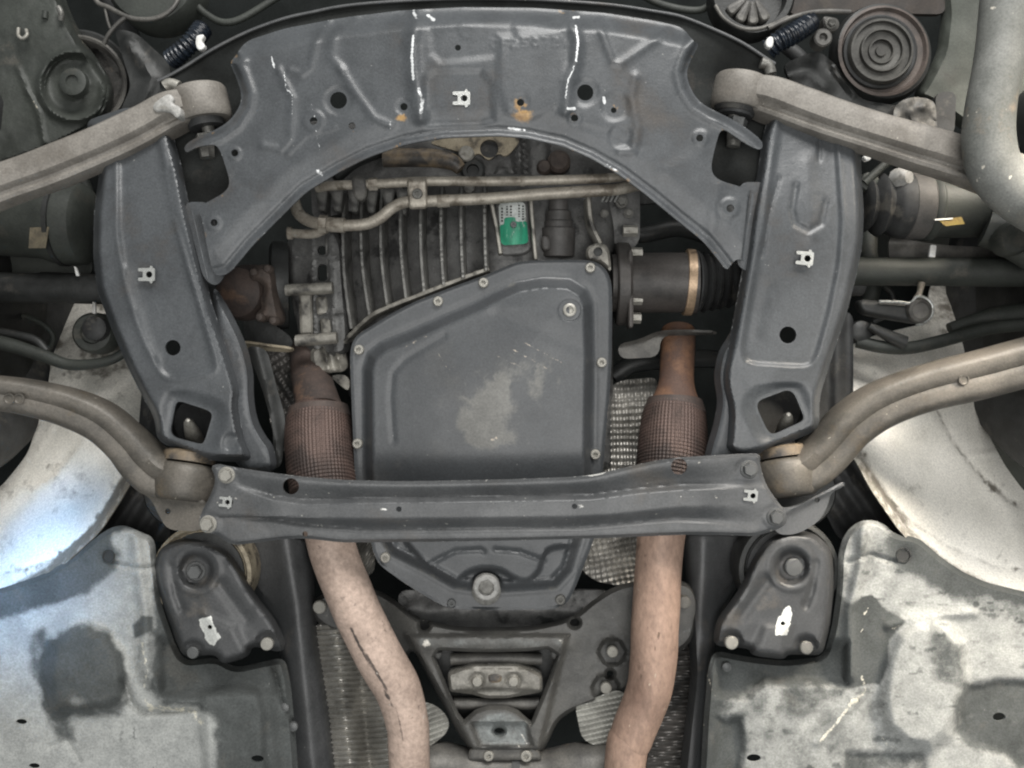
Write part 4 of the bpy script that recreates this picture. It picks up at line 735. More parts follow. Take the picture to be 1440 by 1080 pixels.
rb = thing('subframe_bush', 'round bush with a pale ring rim behind the lower left bracket', 'bush', U(285, 800, .05))
part('bush_ring', plathe([(60, -60), (68, -40), (70, 0), (69, 8), (64, 10), (60, 4), (0, 4)], 287, 806, .055, n=44), G['beige'], rb); part('bush_rubber', plathe([(60, -4), (58, 6), (40, 10), (0, 8)], 287, 806, .054, n=44), G['dark'], rb)
rb2 = thing('subframe_bush', 'round dark bush behind the lower right bracket', 'bush', U(1105, 800, .05))
part('bush_ring', plathe([(60, -60), (70, -40), (72, 0), (70, 8), (64, 10), (60, 4), (0, 4)], 1107, 800, .055, n=44), G['dark'], rb2); part('bush_rubber', plathe([(60, -4), (58, 6), (40, 10), (0, 8)], 1107, 800, .054, n=44), G['rubber'], rb2)
# black gusset plates at the brace ends
g1 = thing('gusset_plate', 'grey triangular gusset plate at the right end of the brace', 'gusset', U(1130, 705, .02))
part('plate', sheet([(1085, 715), (1120, 712), (1165, 688), (1188, 676), (1188, 684), (1168, 692), (1163, 715), (1150, 735), (1120, 752), (1090, 752)], .012, lambda x, y, d, dh: .004 * gs(line(x, y, [(1100, 722), (1188, 680)]), 4), [circ(1149, 703, 4, 12)], step=4, t=.004), G['brace'], g1)
part('under_cup', plathe([(52, -30), (54, 0), (50, 6), (0, 6)], 1122, 690, .085, n=32), G['dark'], g1)
g2 = thing('gusset_plate', 'dull beige edged gusset plate at the left end of the brace', 'gusset', U(245, 712, .02))
part('plate', sheet([(197, 690), (203, 682), (230, 697), (290, 702), (296, 730), (280, 748), (235, 745), (222, 722), (214, 704)], .014, lambda x, y, d, dh: .004 * gs(line(x, y, [(199, 690), (230, 702), (285, 706)]), 4), [circ(236, 719, 4, 12)], step=4, t=.004), G['arm_rear'], g2)
part('under_cup', plathe([(52, -30), (54, 0), (50, 6), (0, 6)], 255, 690, .085, n=32), G['dark'], g2)

# ================================================================== GEARBOX CROSSMEMBER AND MOUNT
cm = thing('gearbox_crossmember', 'dusty dark crossmember with a tapering open frame below the oil pan', 'crossmember', U(700, 930, .1))
opening = [(627, 915), (665, 917), (700, 917), (740, 916), (770, 913), (784, 922), (772, 955), (760, 985), (747, 1016), (742, 1012), (728, 1000), (712, 994), (686, 994), (668, 1000), (652, 1014), (645, 1005), (630, 970), (611, 924), (617, 915)]
cm_out = [(436, 848), (452, 836), (490, 828), (530, 830), (560, 848), (575, 864), (600, 874), (640, 882), (690, 884), (750, 882), (795, 872), (815, 862), (830, 848), (860, 828), (885, 820), (930, 812), (975, 822), (985, 850), (975, 900), (940, 930), (905, 940), (895, 960), (868, 978), (850, 982), (800, 1002), (783, 1016), (772, 1042), (762, 1058), (700, 1062), (662, 1058), (640, 1024), (622, 990), (596, 940), (580, 910), (568, 935), (545, 930), (510, 900), (460, 885), (440, 870)]
def hcm(x, y, d, dh):
    h = -.02 * (1 - ss(0, 7, d)) ** 2 - .012 * (1 - ss(0, 4, dh))
    fr_ = ss(-3, 6, sd(x, y, [(570, 892), (800, 892), (790, 930), (760, 1056), (664, 1056)]))
    h += .016 * fr_ + .004 * gs(line(x, y, [(590, 905), (800, 905)]), 12) - .010 * ss(-2, 5, sd(x, y, [(660, 1016), (740, 1016), (752, 1050), (672, 1050)]))
    h += -.022 * ss(590, 540, x)
    for cx, cy in ((861, 917), (852, 968)): h += -.016 * (1 - ss(16, 22, np.hypot(x - cx, y - cy)))
    return h + .003 * fbm(x, y, 30)
def wcm(x, y, d, dh): return .7 * gs(np.hypot((x - 600) / 1.0, y - 904), 9) + .6 * gs(np.hypot(x - 790, y - 903), 7) + .36 * (1 - ss(0, 3, np.minimum(d, dh))) + .6 * gs(line(x, y, [(734, 1033), (741, 1046)]), 3) + .5 * gs(line(x, y, [(728, 1044), (730, 1050)]), 3)
part('frame', sheet(cm_out, .092, hcm, [opening, [(589, 874), (602, 872), (605, 884), (592, 890)], circ(808, 876, 7, 14, 6), circ(702, 1028, 7, 16, 4.5), circ(858, 948, 5, 12)], step=3.4, t=.006, wear_glint=wcm, stain=lambda x, y, d, dh: .62 * ss(-6, 8, sd(x, y, [(664, 1016), (690, 1000), (720, 1000), (744, 1016), (742, 1050), (675, 1050)])) + .3 * ss(.1, .3, fbm(x, y, 30, 4, 12)) * (x > 780) + .34 * gs(y - 903, 12) * (x > 590) * (x < 790)), G['cross'], cm)
for (px, py) in ((861, 917), (852, 968)): inst('bolt', 'flat_bolt_pale', cm, px, py - 1, .098, 8)
inst('bolt', 'flat_bolt_pale', cm, 450, 853, .11, 9.5); inst('bolt', 'flat_bolt', cm, 962, 846, .09, 9); inst('bolt', 'dome_bolt_pale', cm, 687, 1062, .085, 7.5); inst('bolt', 'dome_bolt_pale', cm, 740, 1062, .085, 8.5)
part('gusset', prism([(608, 918), (624, 916), (616, 930)], .088, .01, 1.5), G['cross'], cm); part('gusset', prism([(772, 915), (786, 918), (779, 930)], .088, .01, 1.5), G['cross'], cm)
part('lower_flange', prism([(660, 1052), (756, 1052), (764, 1068), (658, 1070)], .084, .006, 2), G['steel_dirty'], cm)
gm = thing('gearbox_mount', 'pale cast gearbox mount bar with two bolts inside the open crossmember frame', 'mount', U(697, 955, .1))
part('mount_bar', sheet([(629, 947), (653, 938), (666, 933), (727, 933), (741, 938), (763, 950), (763, 973), (735, 978), (712, 982), (684, 982), (662, 976), (632, 973)], .093, rmax=3, hf=lambda x, y, d, dh: .008 * ss(0, 4, d) - .006 * ss(966, 972, y - 0.002 * (x - 697) ** 2 * .5) - .005 * (1 - ss(938, 944, y)) + .003 * fbm(x, y, 12) - .003 * gs(np.minimum(np.hypot(x - 671, y - 957), np.hypot(x - 722, y - 957)) - 9, 2.5), step=2.6, t=.02, wear_glint=lambda x, y, d, dh: .4 * (1 - ss(0, 3, d))), G['mount'], gm)
inst('bolt', 'flat_bolt_pale', gm, 671, 958, .086, 7); inst('bolt', 'flat_bolt_pale', gm, 722, 958, .086, 7)
part('centre_boss', prism([(688, 948), (704, 948), (706, 953), (704, 960), (688, 960), (686, 953)], .083, .008, 1.5), G['ochre'], gm)
part('mount_rail', tube([(634, 927, .11), (697, 925, .11), (762, 927, .11)], 8, n=14), G['steel_dirty'], gm); part('mount_rail', tube([(638, 989, .11), (697, 990, .11), (758, 989, .11)], 8, n=14), G['steel_dirty'], gm)
part('backing_plate', prism([(600, 905), (795, 905), (775, 960), (745, 1020), (650, 1020), (620, 960)], .128, .004, 1.5), G['dark'], gm)
tail = solo('gearbox_tail', sheet([(560, 830), (860, 830), (850, 890), (800, 930), (600, 930), (560, 890)], .16, lambda x, y, d, dh: .012 * gs(y - 858, 14) + .008 * fbm(x, y, 12), step=6, t=.01), G['case'], 'grimy rear end of the gearbox between the oil pan and the crossmember', 'gearbox')

# ================================================================== FRAME RAILS (body) AND UNDERTRAYS
def frail(pts): return lambda x, y, d, dh: .02 * gs(line(x, y, pts), 18) - .02 * (1 - ss(0, 8, d)) + .002 * fbm(x, y, 40)
solo('body_rail', sheet([(340, 745), (432, 750), (440, 800), (446, 900), (462, 990), (474, 1100), (405, 1100), (400, 960), (388, 880), (345, 815)], .11, frail([(400, 760), (415, 850), (440, 1090)]), step=6, t=.004), G['bracket'], 'long dark body rail beside the left exhaust', 'body rail')
solo('body_rail', sheet([(960, 745), (1060, 745), (1040, 820), (1010, 870), (1000, 940), (990, 1100), (955, 1100), (972, 950), (966, 830)], .11, frail([(990, 760), (985, 900), (972, 1090)]), step=6, t=.004), G['bracket'], 'long dark body rail beside the right exhaust', 'body rail')

trL = [(-40, 838), (0, 828), (60, 808), (100, 785), (128, 760), (150, 745), (162, 740), (176, 739), (195, 748), (216, 756), (219, 785), (226, 850), (245, 905), (258, 930), (305, 925), (330, 940), (365, 932), (400, 925), (408, 960), (414, 1020), (420, 1100), (424, 1190), (-150, 1190), (-150, 856)]
bulgeL = [(72, 905), (95, 885), (125, 878), (152, 892), (170, 918), (176, 950), (172, 985), (150, 1000), (110, 1005), (75, 995), (62, 950)]
boxL = [(285, 975), (345, 963), (362, 972), (371, 1000), (372, 1060), (378, 1100), (290, 1100), (284, 1020)]
def htrL(x, y, d, dh):
    h = .022 * ss(-10, 16, sd(x, y, bulgeL)) + .016 * ss(-8, 9, sd(x, y, boxL)) - .02 * ss(-10, 10, sd(x, y, [(226, 900), (420, 900), (420, 972), (228, 975)]))
    h += .010 * gs(line(x, y, [(190, 745), (196, 800), (204, 860), (205, 940), (230, 985), (280, 990)]), 9) - .006 * gs(line(x, y, [(160, 793), (200, 800), (222, 797)]), 3.5) - .01 * gs(line(x, y, [(175, 960), (185, 990), (200, 1003), (278, 996)]), 5)
    h += -.014 * (1 - ss(0, 8, d)) - .012 * ss(372, 392, x - (y - 950) * .08) - .008 * gs(line(x, y, [(385, 940), (398, 990), (420, 1030)]), 3)
    h += -.006 * gs(np.hypot(x - 152, y - 782), 10) - .004 * gs(line(x, y, [(70, 1050), (95, 1040), (112, 1070)]), 4)
    return h + .006 * fbm(x, y, 90) + .0015 * fbm(x, y, 16)
def strL(x, y, d, dh):
    n = fbm(x, y, 26, 5, 4); n2 = fbm(x, y * .3, 9, 3, 8)
    dust = ss(-16, 14, sd(x, y, [(-60, 860), (60, 838), (110, 830), (140, 800), (158, 745), (215, 750), (218, 880), (212, 890), (214, 930), (208, 970), (230, 990), (280, 992), (300, 1020), (304, 1250), (-250, 1250), (-250, 870)]) + 14 * n)
    dk = ss(-12, 10, sd(x, y, bulgeL) + 22 * n) * (.95 - .5 * ss(960, 1000, y)) + .6 * ss(-14, 8, sd(x, y, [(40, 895), (62, 885), (75, 930), (95, 1000), (105, 1040), (85, 1040), (60, 990), (45, 940)]) + 12 * n) + .8 * ss(-14, 5, sd(x, y, [(135, 780), (150, 765), (165, 780), (160, 800), (120, 830), (60, 850), (0, 868), (-40, 870), (-40, 850), (60, 835), (110, 812)]) + 8 * n)
    dk += .8 * ss(-4, 4, sd(x, y, [(186, 880), (200, 865), (214, 868), (214, 885), (190, 895)]) + 6 * n) + .35 * ss(-6, 6, sd(x, y, [(180, 890), (214, 890), (206, 975), (190, 960)]) + 10 * n2)
    dk += .45 * (n2 > .18) * (y > 1020) * (x > 160) + .4 * ss(-8, 8, sd(x, y, [(60, 990), (180, 985), (170, 1010), (80, 1010)]) + 14 * n)
    return dust * (1 - np.clip(dk, 0, 1)) * (.9 + .2 * n) + .14 * ss(-4, 6, sd(x, y, boxL))
def wtrL(x, y, d, dh): return .55 * gs(line(x, y, [(205, 985), (212, 998)]), 6) + .5 * gs(line(x, y, [(200, 905), (206, 940), (203, 968)]), 5) + .5 * gs(line(x, y, [(225, 995), (270, 1000), (282, 1015)]), 9) + .35 * (1 - ss(0, 3, d)) * (x < 215)
tl = thing('undertray', 'pale dusty plastic undertray at lower left with a dark stained dome', 'undertray', U(160, 960, 0))
part('tray_skin', sheet(trL, .03, htrL, [circ(30, 1015, 8, 12, 4), circ(362, 1067, 9, 14, 5), circ(48, 1077, 8, 12, 4)], step=3.1, t=.003, stain=strL, wear_glint=wtrL), G['tray'], tl)
for px, py in ((400, 995), (412, 1022)): part('screw', plathe([(7, -3), (6.5, 1), (3, 2.5), (0, 2.6)], px, py, .045, n=16), G['bolt_grey'], tl)

trR = [(985, 1100), (990, 1010), (996, 940), (1004, 915), (1056, 925), (1104, 930), (1158, 924), (1170, 885), (1178, 830), (1180, 775), (1190, 748), (1212, 731), (1240, 733), (1258, 752), (1290, 755), (1325, 785), (1355, 805), (1390, 820), (1440, 832), (1500, 845), (1590, 860), (1590, 1190), (985, 1190)]
bulgeR = [(1262, 890), (1285, 873), (1312, 870), (1338, 882), (1355, 905), (1360, 950), (1352, 1000), (1335, 1035), (1310, 1055), (1275, 1050), (1245, 1025), (1238, 985), (1245, 930)]
patchR = [(1345, 985), (1360, 965), (1400, 955), (1460, 958), (1460, 1090), (1430, 1080), (1410, 1062), (1365, 1050), (1345, 1030)]
def htrR(x, y, d, dh):
    h = .020 * ss(-10, 16, sd(x, y, bulgeR)) - .022 * ss(-10, 10, sd(x, y, [(1004, 905), (1190, 905), (1190, 961), (1075, 958), (1050, 980), (1010, 975)]))
    h += .010 * gs(line(x, y, [(1215, 735), (1210, 800), (1195, 860), (1195, 950)]), 8) - .006 * gs(line(x, y, [(1190, 790), (1225, 780), (1258, 790)]), 3.5) + .004 * gs(line(x, y, [(1200, 985), (1175, 1020), (1150, 1045)]), 6)
    h += -.014 * (1 - ss(0, 8, d)) - .012 * ss(-8, 8, sd(x, y, [(1010, 1012), (1040, 1010), (1045, 1050), (1035, 1100), (1000, 1100)])) - .006 * gs(np.hypot(x - 1271, y - 781), 11) - .008 * ss(-6, 10, sd(x, y, patchR))
    h += .006 * gs(line(x, y, [(1250, 880), (1290, 868), (1370, 862)]), 6) - .006 * ss(-7, 7, sd(x, y, [(1190, 1060), (1300, 1058), (1305, 1120), (1185, 1120)]))
    return h + .006 * fbm(x, y, 90, 4, 6) + .0015 * fbm(x, y, 16, 4, 2)
def strR(x, y, d, dh):
    n = fbm(x, y, 26, 5, 11); n2 = fbm(x * .4, y, 9, 3, 8)
    dust = ss(-16, 14, sd(x, y, [(1180, 860), (1180, 740), (1215, 725), (1250, 735), (1262, 790), (1330, 830), (1700, 900), (1700, 1250), (1010, 1250), (1045, 1050), (1042, 1010), (1014, 1008), (1030, 985), (1070, 962), (1192, 965), (1192, 870)]) + 12 * n)
    dk = .95 * ss(-4, 4, sd(x, y, [(1178, 840), (1195, 852), (1203, 848), (1224, 838), (1240, 855), (1275, 872), (1250, 900), (1245, 940), (1236, 960), (1192, 965), (1180, 900)]) + 9 * n) + .75 * ss(-12, 10, sd(x, y, patchR) + 10 * n) + .45 * ss(-14, 8, sd(x, y, [(1255, 775), (1270, 765), (1285, 780), (1330, 820), (1400, 850), (1460, 862), (1460, 885), (1340, 840), (1300, 815), (1262, 795)]) + 7 * n)
    dk += .5 * ss(-10, 10, sd(x, y, [(1310, 875), (1355, 910), (1352, 960), (1320, 955), (1305, 920)]) + 22 * n) + .4 * ss(-4, 4, sd(x, y, [(1190, 1060), (1300, 1058), (1305, 1120), (1185, 1120)])) + .3 * (n2 > .16) + .38 * ss(-5, 8, sd(x, y, [(1100, 968), (1190, 968), (1130, 1010), (1090, 1000)]) + 10 * n)
    return dust * (1 - np.clip(dk, 0, 1)) * (.72 + .3 * n) * (.80 + .25 * ss(1200, 1330, x))
def wtrR(x, y, d, dh): return .62 * gs(line(x, y, [(1200, 985), (1178, 1015), (1154, 1042)]), 4.5) + .5 * gs(line(x, y, [(1212, 950), (1217, 970), (1204, 985)]), 5) + .6 * gs(line(x, y, [(1215, 864), (1221, 855)]), 3) + .5 * gs(line(x, y, [(1210, 890), (1213, 884)]), 2.5) + .45 * gs(line(x, y, [(1228, 1020), (1245, 1045), (1262, 1056)]), 4) + .36 * gs(line(x, y, [(1255, 885), (1290, 868), (1360, 862)]), 6) + .5 * gs(line(x, y, [(985, 1020), (976, 1090)]), 10) + .5 * gs(line(x, y, [(995, 948), (1003, 975), (1010, 988)]), 2.5)
tr = thing('undertray', 'grey dusty plastic undertray at lower right with a tall rounded bulge', 'undertray', U(1290, 950, 0))
part('tray_skin', sheet(trR, .03, htrR, [circ(1060, 1066, 10, 14, 5.5), circ(1405, 1008, 9, 14, 6)], step=3.1, t=.003, stain=strR, wear_glint=wtrR), G['tray'], tr)
for px, py in ((1022, 938), (998, 1021)): part('screw', plathe([(7, -3), (6.5, 1), (3, 2.5), (0, 2.6)], px, py, .045, n=16), G['bolt_grey'], tr)
inst('grommet', 'dark_cup', tr, 1271, 781, .03, 11); inst('grommet', 'dark_cup', tl, 152, 782, .03, 9)

# ================================================================== WHEEL ARCH LINERS
linL = [(75, 405), (160, 405), (172, 480), (203, 545), (208, 600), (203, 635), (191, 667), (169, 705), (141, 748), (88, 797), (35, 827), (-30, 862), (-30, 702), (0, 686), (22, 660), (40, 636), (52, 596), (62, 560), (70, 530)]
rimL = [(191, 667), (169, 705), (141, 748), (88, 797), (35, 827), (-30, 862)]
gL1 = [(188, 640), (155, 702), (123, 750), (80, 784), (30, 803), (-30, 812)]; gL2 = [(130, 585), (114, 618), (84, 660), (50, 695), (20, 724)]; gL3 = [(78, 590), (68, 610), (48, 640)]
def zlin(dr): return .05 + .00125 * dr
def hlinL(x, y, d, dh):
    dr = line(x, y, rimL)
    return -zlin(dr) + .012 * gs(dr - 3, 7) - .006 * gs(line(x, y, gL1), 4.5) - .006 * ss(-4, 5, np.interp(y, [560, 620, 660, 700, 730], [140, 114, 84, 50, 14]) - x) * ss(560, 590, y) + .004 * gs(line(x, y, gL3), 3) + .0012 * fbm(x, y, 60)
solo('arch_liner', sheet(linL, 0, hlinL, step=5, t=.004, stain=lambda x, y, d, dh: .75 * (1 - ss(9, 17, line(x, y, rimL))) + .35 * (fbm(x, y, 20, 4, 3) > .12) + .5 * gs(line(x, y, gL1), 4) + .35 * ss(560, 480, y)), G['liner'], 'dusty curved wheel arch liner at left with a bluish sheen along its rim', 'wheel arch liner')
linR = [(1180, 500), (1192, 487), (1235, 470), (1300, 455), (1310, 395), (1352, 395), (1354, 480), (1362, 530), (1370, 557), (1388, 607), (1412, 653), (1440, 691), (1480, 730), (1480, 862), (1440, 848), (1388, 836), (1317, 797), (1268, 751), (1226, 691), (1196, 635), (1186, 590), (1190, 540)]
rimR = [(1480, 862), (1440, 848), (1388, 836), (1317, 797), (1268, 751), (1226, 691), (1196, 635)]
gR1 = [(1232, 675), (1250, 702), (1278, 731), (1331, 768), (1402, 797), (1480, 806)]; gR2 = [(1305, 545), (1317, 577), (1338, 619), (1366, 655), (1400, 690), (1430, 712)]
def hlinR(x, y, d, dh):
    dr = line(x, y, rimR)
    return -zlin(dr) + .012 * gs(dr - 3, 7) - .005 * gs(line(x, y, gR1), 4.5) - .006 * gs(line(x, y, gR2), 4) - .005 * ss(-4, 5, x - np.interp(y, [545, 577, 619, 655, 690, 712], [1307, 1319, 1340, 1368, 1402, 1436])) + .006 * gs(line(x, y, [(1355, 642), (1378, 640), (1400, 635)]), 3) + .0012 * fbm(x, y, 60, 4, 2)
solo('arch_liner', sheet(linR, 0, hlinR, step=5, t=.004, stain=lambda x, y, d, dh: .62 * (1 - ss(12, 22, line(x, y, rimR))) + .35 * (fbm(x, y, 16, 4, 7) > .2) + .4 * gs(line(x, y, gR1), 4) + .5 * gs(line(x, y, gR2), 4) + .5 * ss(480, 445, y)), G['liner'], 'bright cream coloured wheel arch liner at right caught by warm light', 'wheel arch liner')
# dark ribbed inner guards between liner and undertray
def guard(outl, a, label): solo('inner_guard', sheet(outl, .12, lambda x, y, d, dh: .004 * np.sin((x * math.cos(a) + y * math.sin(a)) * .22) + .004 * fbm(x, y, 40), step=5, t=.003), G['rubber'], label, 'guard')
guard([(150, 690), (200, 640), (235, 690), (240, 760), (150, 770)], .6, 'black ribbed guard between the left liner and the brace end')
guard([(1170, 620), (1200, 640), (1290, 770), (1240, 760), (1180, 760), (1150, 700)], -.6, 'black ribbed guard between the right liner and the brace end')
guard([(1150, 430), (1200, 440), (1200, 560), (1190, 640), (1140, 640)], 0, 'black guard strip behind the right rail')
guard([(200, 540), (225, 560), (230, 640), (198, 650), (195, 600)], 0, 'black guard strip behind the left rail')

# ================================================================== WHEELS
for sx, lab in ((-1, 'dark car wheel at the left edge of the photo behind the arms'), (1, 'dark car wheel at the right edge of the photo behind the arms')):
    t = thing('wheel', lab, 'wheel', (sx * .90, -.17, .1), 'front wheels')
    part('tyre', lathe([(.21, 0), (.24, -.012), (.28, -.016), (.30, -.008), (.318, .012), (.322, .03), (.314, .035), (.322, .04), (.322, .085), (.314, .09), (.322, .095), (.322, .15), (.30, .2), (.21, .2)], (sx * .82, -.17, .1), (sx, 0, 0), 64), G['rubber'], t)
    part('wheel_rim', lathe([(.21, .0), (.2, .01), (.19, .05), (.19, .15), (.06, .15), (.06, .06), (0, .06)], (sx * .82, -.17, .1), (sx, 0, 0), 48), G['dark'], t)
# ================================================================== UPPER LEFT
hl = thing('engine_housing', 'grimy round pulley housing at upper left above the forged arm', 'housing', U(100, 110, .16))
def hhs(x, y, d, dh):
    q = np.hypot(x - 104, y - 120)
    return -.05 * (1 - ss(0, 16, d)) ** 2 + .010 * gs(q - 48, 5) - .011 * (1 - ss(34, 47, q)) + .010 * (1 - ss(14, 24, q)) + .005 * gs(line(x, y, [(25, 95), (42, 135), (55, 160), (62, 200)]), 4) + .008 * fbm(x, y, 30)
part('housing', sheet([(-60, -60), (70, -60), (95, 15), (115, 55), (136, 84), (152, 109), (157, 130), (150, 168), (120, 190), (70, 215), (-60, 260)], .15, hhs, step=3.2, t=.01, wear_glint=lambda x, y, d, dh: .6 * gs(line(x, y, [(47, 143), (53, 153)]), 3) + .45 * gs(line(x, y, [(110, 50), (116, 60)]), 4)), G['dark_green'], hl)
part('pulley_rim', plathe([(60, -8), (64, -2), (66, 6), (63, 8), (60, 6), (56, -8)], 112, 117, .2, axis=(.1, 0, -1), n=48), G['steel_dirty'], hl)
part('belt_ring', plathe([(66, -10), (74, -6), (75, 2), (72, 4), (66, 2)], 112, 117, .22, axis=(.1, 0, -1), n=48), G['dark'], hl)
part('hub', plathe([(20, -4), (19, 4), (15, 6), (9, 6), (8, 3), (0, 3)], 104, 116, .135, n=28), G['dark_green'], hl)
part('hose_clip', tube([(26, 40, .14), (26, 50, .135), (32, 54, .135), (38, 49, .135), (37, 42, .14)], 2.5, n=10), G['bolt_pale'], hl)
part('fin', tube([(82, 10, .14), (86, 18, .14), (86, 28, .145)], 4, n=10), G['bolt'], hl); part('fin', tube([(64, 16, .145), (63, 26, .145)], 4, n=10), G['dark_green'], hl)
wr_ = solo('wire_loop', join(tube([(130, -10, .15), (138, 4, .15), (152, 10, .148), (175, 22, .145), (195, 27, .145), (218, 26, .145), (237, 17, .145), (249, 2, .15), (252, -20, .15)], 3.4, n=10), tube([(178, 23, .145), (163, 36, .147), (152, 50, .15), (146, 62, .155)], 3, n=10), tube([(148, 12, .15), (151, 28, .152), (155, 40, .155)], 2, n=8)), G['steel_dirty'], 'thin grey wire loop hanging in the dark at upper left', 'wire')
dr_ = solo('engine_drum', plathe([(66, -40), (66, 0), (60, 8), (40, 10), (0, 10)], 215, -28, .18, n=40), G['dark_green'], 'dark drum cut off by the top edge of the photo inside the wire loop', 'engine part')
solo('dark_bracket', sheet([(160, 40), (190, 45), (240, 90), (238, 140), (200, 170), (165, 165), (185, 120)], .17, lambda x, y, d, dh: .008 * gs(line(x, y, [(180, 60), (215, 110), (190, 160)]), 8) + .006 * fbm(x, y, 20), step=6, t=.008), G['dark'], 'black bracket between the pulley housing and the left arm eye', 'bracket')
def hose(label, pts, r): solo('ribbed_hose', tube(pts, r, n=20, sub=30, disp=lambda s, a: 1 + .10 * math.sin(s * 900)), G['blue'], label, 'hose', None, 60)
hose('short blue black ribbed hose beside the left subframe shoulder', [(240, 85, .13), (258, 70, .12), (274, 54, .12), (285, 40, .13)], 13)
hose('short blue black ribbed hose beside the right subframe shoulder', [(1080, 70, .13), (1096, 58, .12), (1118, 46, .12), (1140, 30, .13)], 14)
solo('white_clip', prism([(276, 50), (286, 48), (287, 52), (283, 58), (289, 64), (285, 71), (278, 70), (275, 62)], .085, .008, 1.2, rmax=2), G['white'], 'tiny white plastic clip at the left subframe shoulder', 'clip')
solo('white_clip', prism([(1080, 52), (1087, 51), (1088, 60), (1085, 68), (1078, 66), (1076, 60)], .085, .008, 1.2, rmax=3), G['white'], 'tiny white plastic clip at the right subframe shoulder', 'clip')

# ================================================================== UPPER RIGHT
pu = thing('crank_pulley', 'round grooved grey pulley in a dark casing at upper right', 'pulley', U(1240, 70, .16))
part('pulley', plathe([(46, -20), (46, -4), (44, 0), (41, 0), (40, -5), (31, -5), (30, 1), (28, 1), (27, -4), (19, -5), (18, -2), (16, -2), (15, -7), (8, -7), (7, -4), (0, -4)], 1241, 70, .14, n=56), G['pulley'], pu)
part('belt', plathe([(49, -24), (52, -22), (52, -6), (49, -4), (46, -6)], 1241, 70, .145, n=56), G['rubber'], pu)
part('casing', plathe([(70, -34), (72, -20), (68, -8), (62, -6), (55, -14), (52, -30)], 1248, 68, .16, axis=(.06, -.04, -1), n=56), G['dark'], pu)
part('casing_rim', plathe([(62, -6), (64, -1), (60, 1), (57, -4)], 1243, 71, .155, n=56), mat('worn_casing', (.10, .08, .07), (.062, .052, .046), rough=.55, ns=30, bump=.4), pu)
id_ = solo('idler_roller', plathe([(13, -20), (13, -2), (11, 0), (6, 0), (5, -6), (0, -7)], 1158, 52, .13, n=28), G['steel_dirty'], 'small round idler roller with a dark hole left of the grooved pulley', 'roller')
ib = thing('idler_bracket', 'small pale square bracket and bolt just above the idler roller', 'bracket', U(1168, 32, .14))
part('plate', prism([(1156, 22), (1180, 26), (1180, 42), (1160, 46)], .14, .02, 2), G['steel_dirty'], ib); inst('bolt', 'hex_bolt', ib, 1168, 33, .138, 8)
part('side_lug', prism([(1138, 26), (1149, 30), (1148, 44), (1139, 42)], .145, .02, 2), G['steel_dirty'], ib)
fn = thing('alternator', 'vented alternator end with pale vanes cut by the top edge of the photo', 'alternator', U(1055, 0, .16))
part('shell', plathe([(58, -30), (60, 0), (56, 6), (48, 6), (46, -14), (0, -16)], 1058, -8, .16, n=48), G['dark'], fn)
part('shell_rim', tube([(1006, 8, .14), (1018, 26, .135), (1040, 39, .13), (1064, 41, .13), (1088, 34, .13), (1108, 24, .13)], 3, n=10), G['steel_dirty'], fn)
for a in (60, 88, 116, 144): 
    c, s = math.cos(rad(a)), math.sin(rad(a)); part('vane', prism([(1058 + c * 10 - s * 4, -8 + s * 10 + c * 4), (1058 + c * 42 - s * 8, -8 + s * 42 + c * 8), (1058 + c * 42 + s * 8, -8 + s * 42 - c * 8), (1058 + c * 10 + s * 4, -8 + s * 10 - c * 4)], .15, .015, 2), G['steel_dirty'], fn)
solo('edge_strip', tube([(1080, 40, .12), (1095, 33, .12), (1113, 25, .12), (1138, 18, .12), (1165, 16, .12), (1196, 17, .12)], 3.6, n=12), G['steel_dirty'], 'thin curved metal strip above the idler roller', 'strip')
solo('engine_cover', sheet([(1100, -60), (1330, -60), (1330, 20), (1210, 18), (1160, 14), (1110, 22)], .18, lambda x, y, d, dh: .01 * fbm(x, y, 40), step=8, t=.01), G['engine_brown'], 'brownish engine cover strip along the top edge of the photo', 'cover')
solo('side_panel', sheet([(1320, -60), (1520, -60), (1520, 230), (1420, 215), (1370, 190), (1330, 160), (1285, 135), (1302, 110), (1322, 70), (1328, 20)], .17, lambda x, y, d, dh: .012 * fbm(x, y, 60) + .006 * gs(line(x, y, [(1325, 10), (1328, 40), (1315, 90)]), 5) - .02 * (1 - ss(0, 10, d)), step=7, t=.01), G['panel_green'], 'dusty greenish side panel behind the thick bent bar', 'panel')
solo('dark_slot', sheet([(1315, 130), (1345, 128), (1342, 190), (1318, 190)], .155, None, step=12, t=.02), G['rubber'], 'small black slotted block above the right forged arm', 'block')
solo('rough_casting', sheet([(1255, 150), (1280, 135), (1315, 140), (1320, 200), (1260, 190)], .15, lambda x, y, d, dh: .014 * fbm(x, y, 14) + .008 * gs(np.hypot(x - 1299, y - 149), 6), step=4, t=.02), G['steel_dirty'], 'small rough grey casting between the pulley and the right arm', 'casting')
solo('belt_guard', sheet([(1100, 90), (1150, 70), (1175, 90), (1210, 140), (1270, 150), (1250, 180), (1180, 160), (1120, 130)], .17, lambda x, y, d, dh: .008 * gs(line(x, y, [(1165, 60), (1175, 100), (1200, 130)]), 6) + .008 * gs(line(x, y, [(1110, 105), (1140, 100), (1160, 120)]), 10) + .006 * fbm(x, y, 20), step=5, t=.008), G['dark'], 'dark curved guard below the idler roller', 'guard')
ar = thing('anti_roll_bar', 'thick pale bent anti roll bar crossing the right forged arm', 'bar', U(1400, 160, -.06))
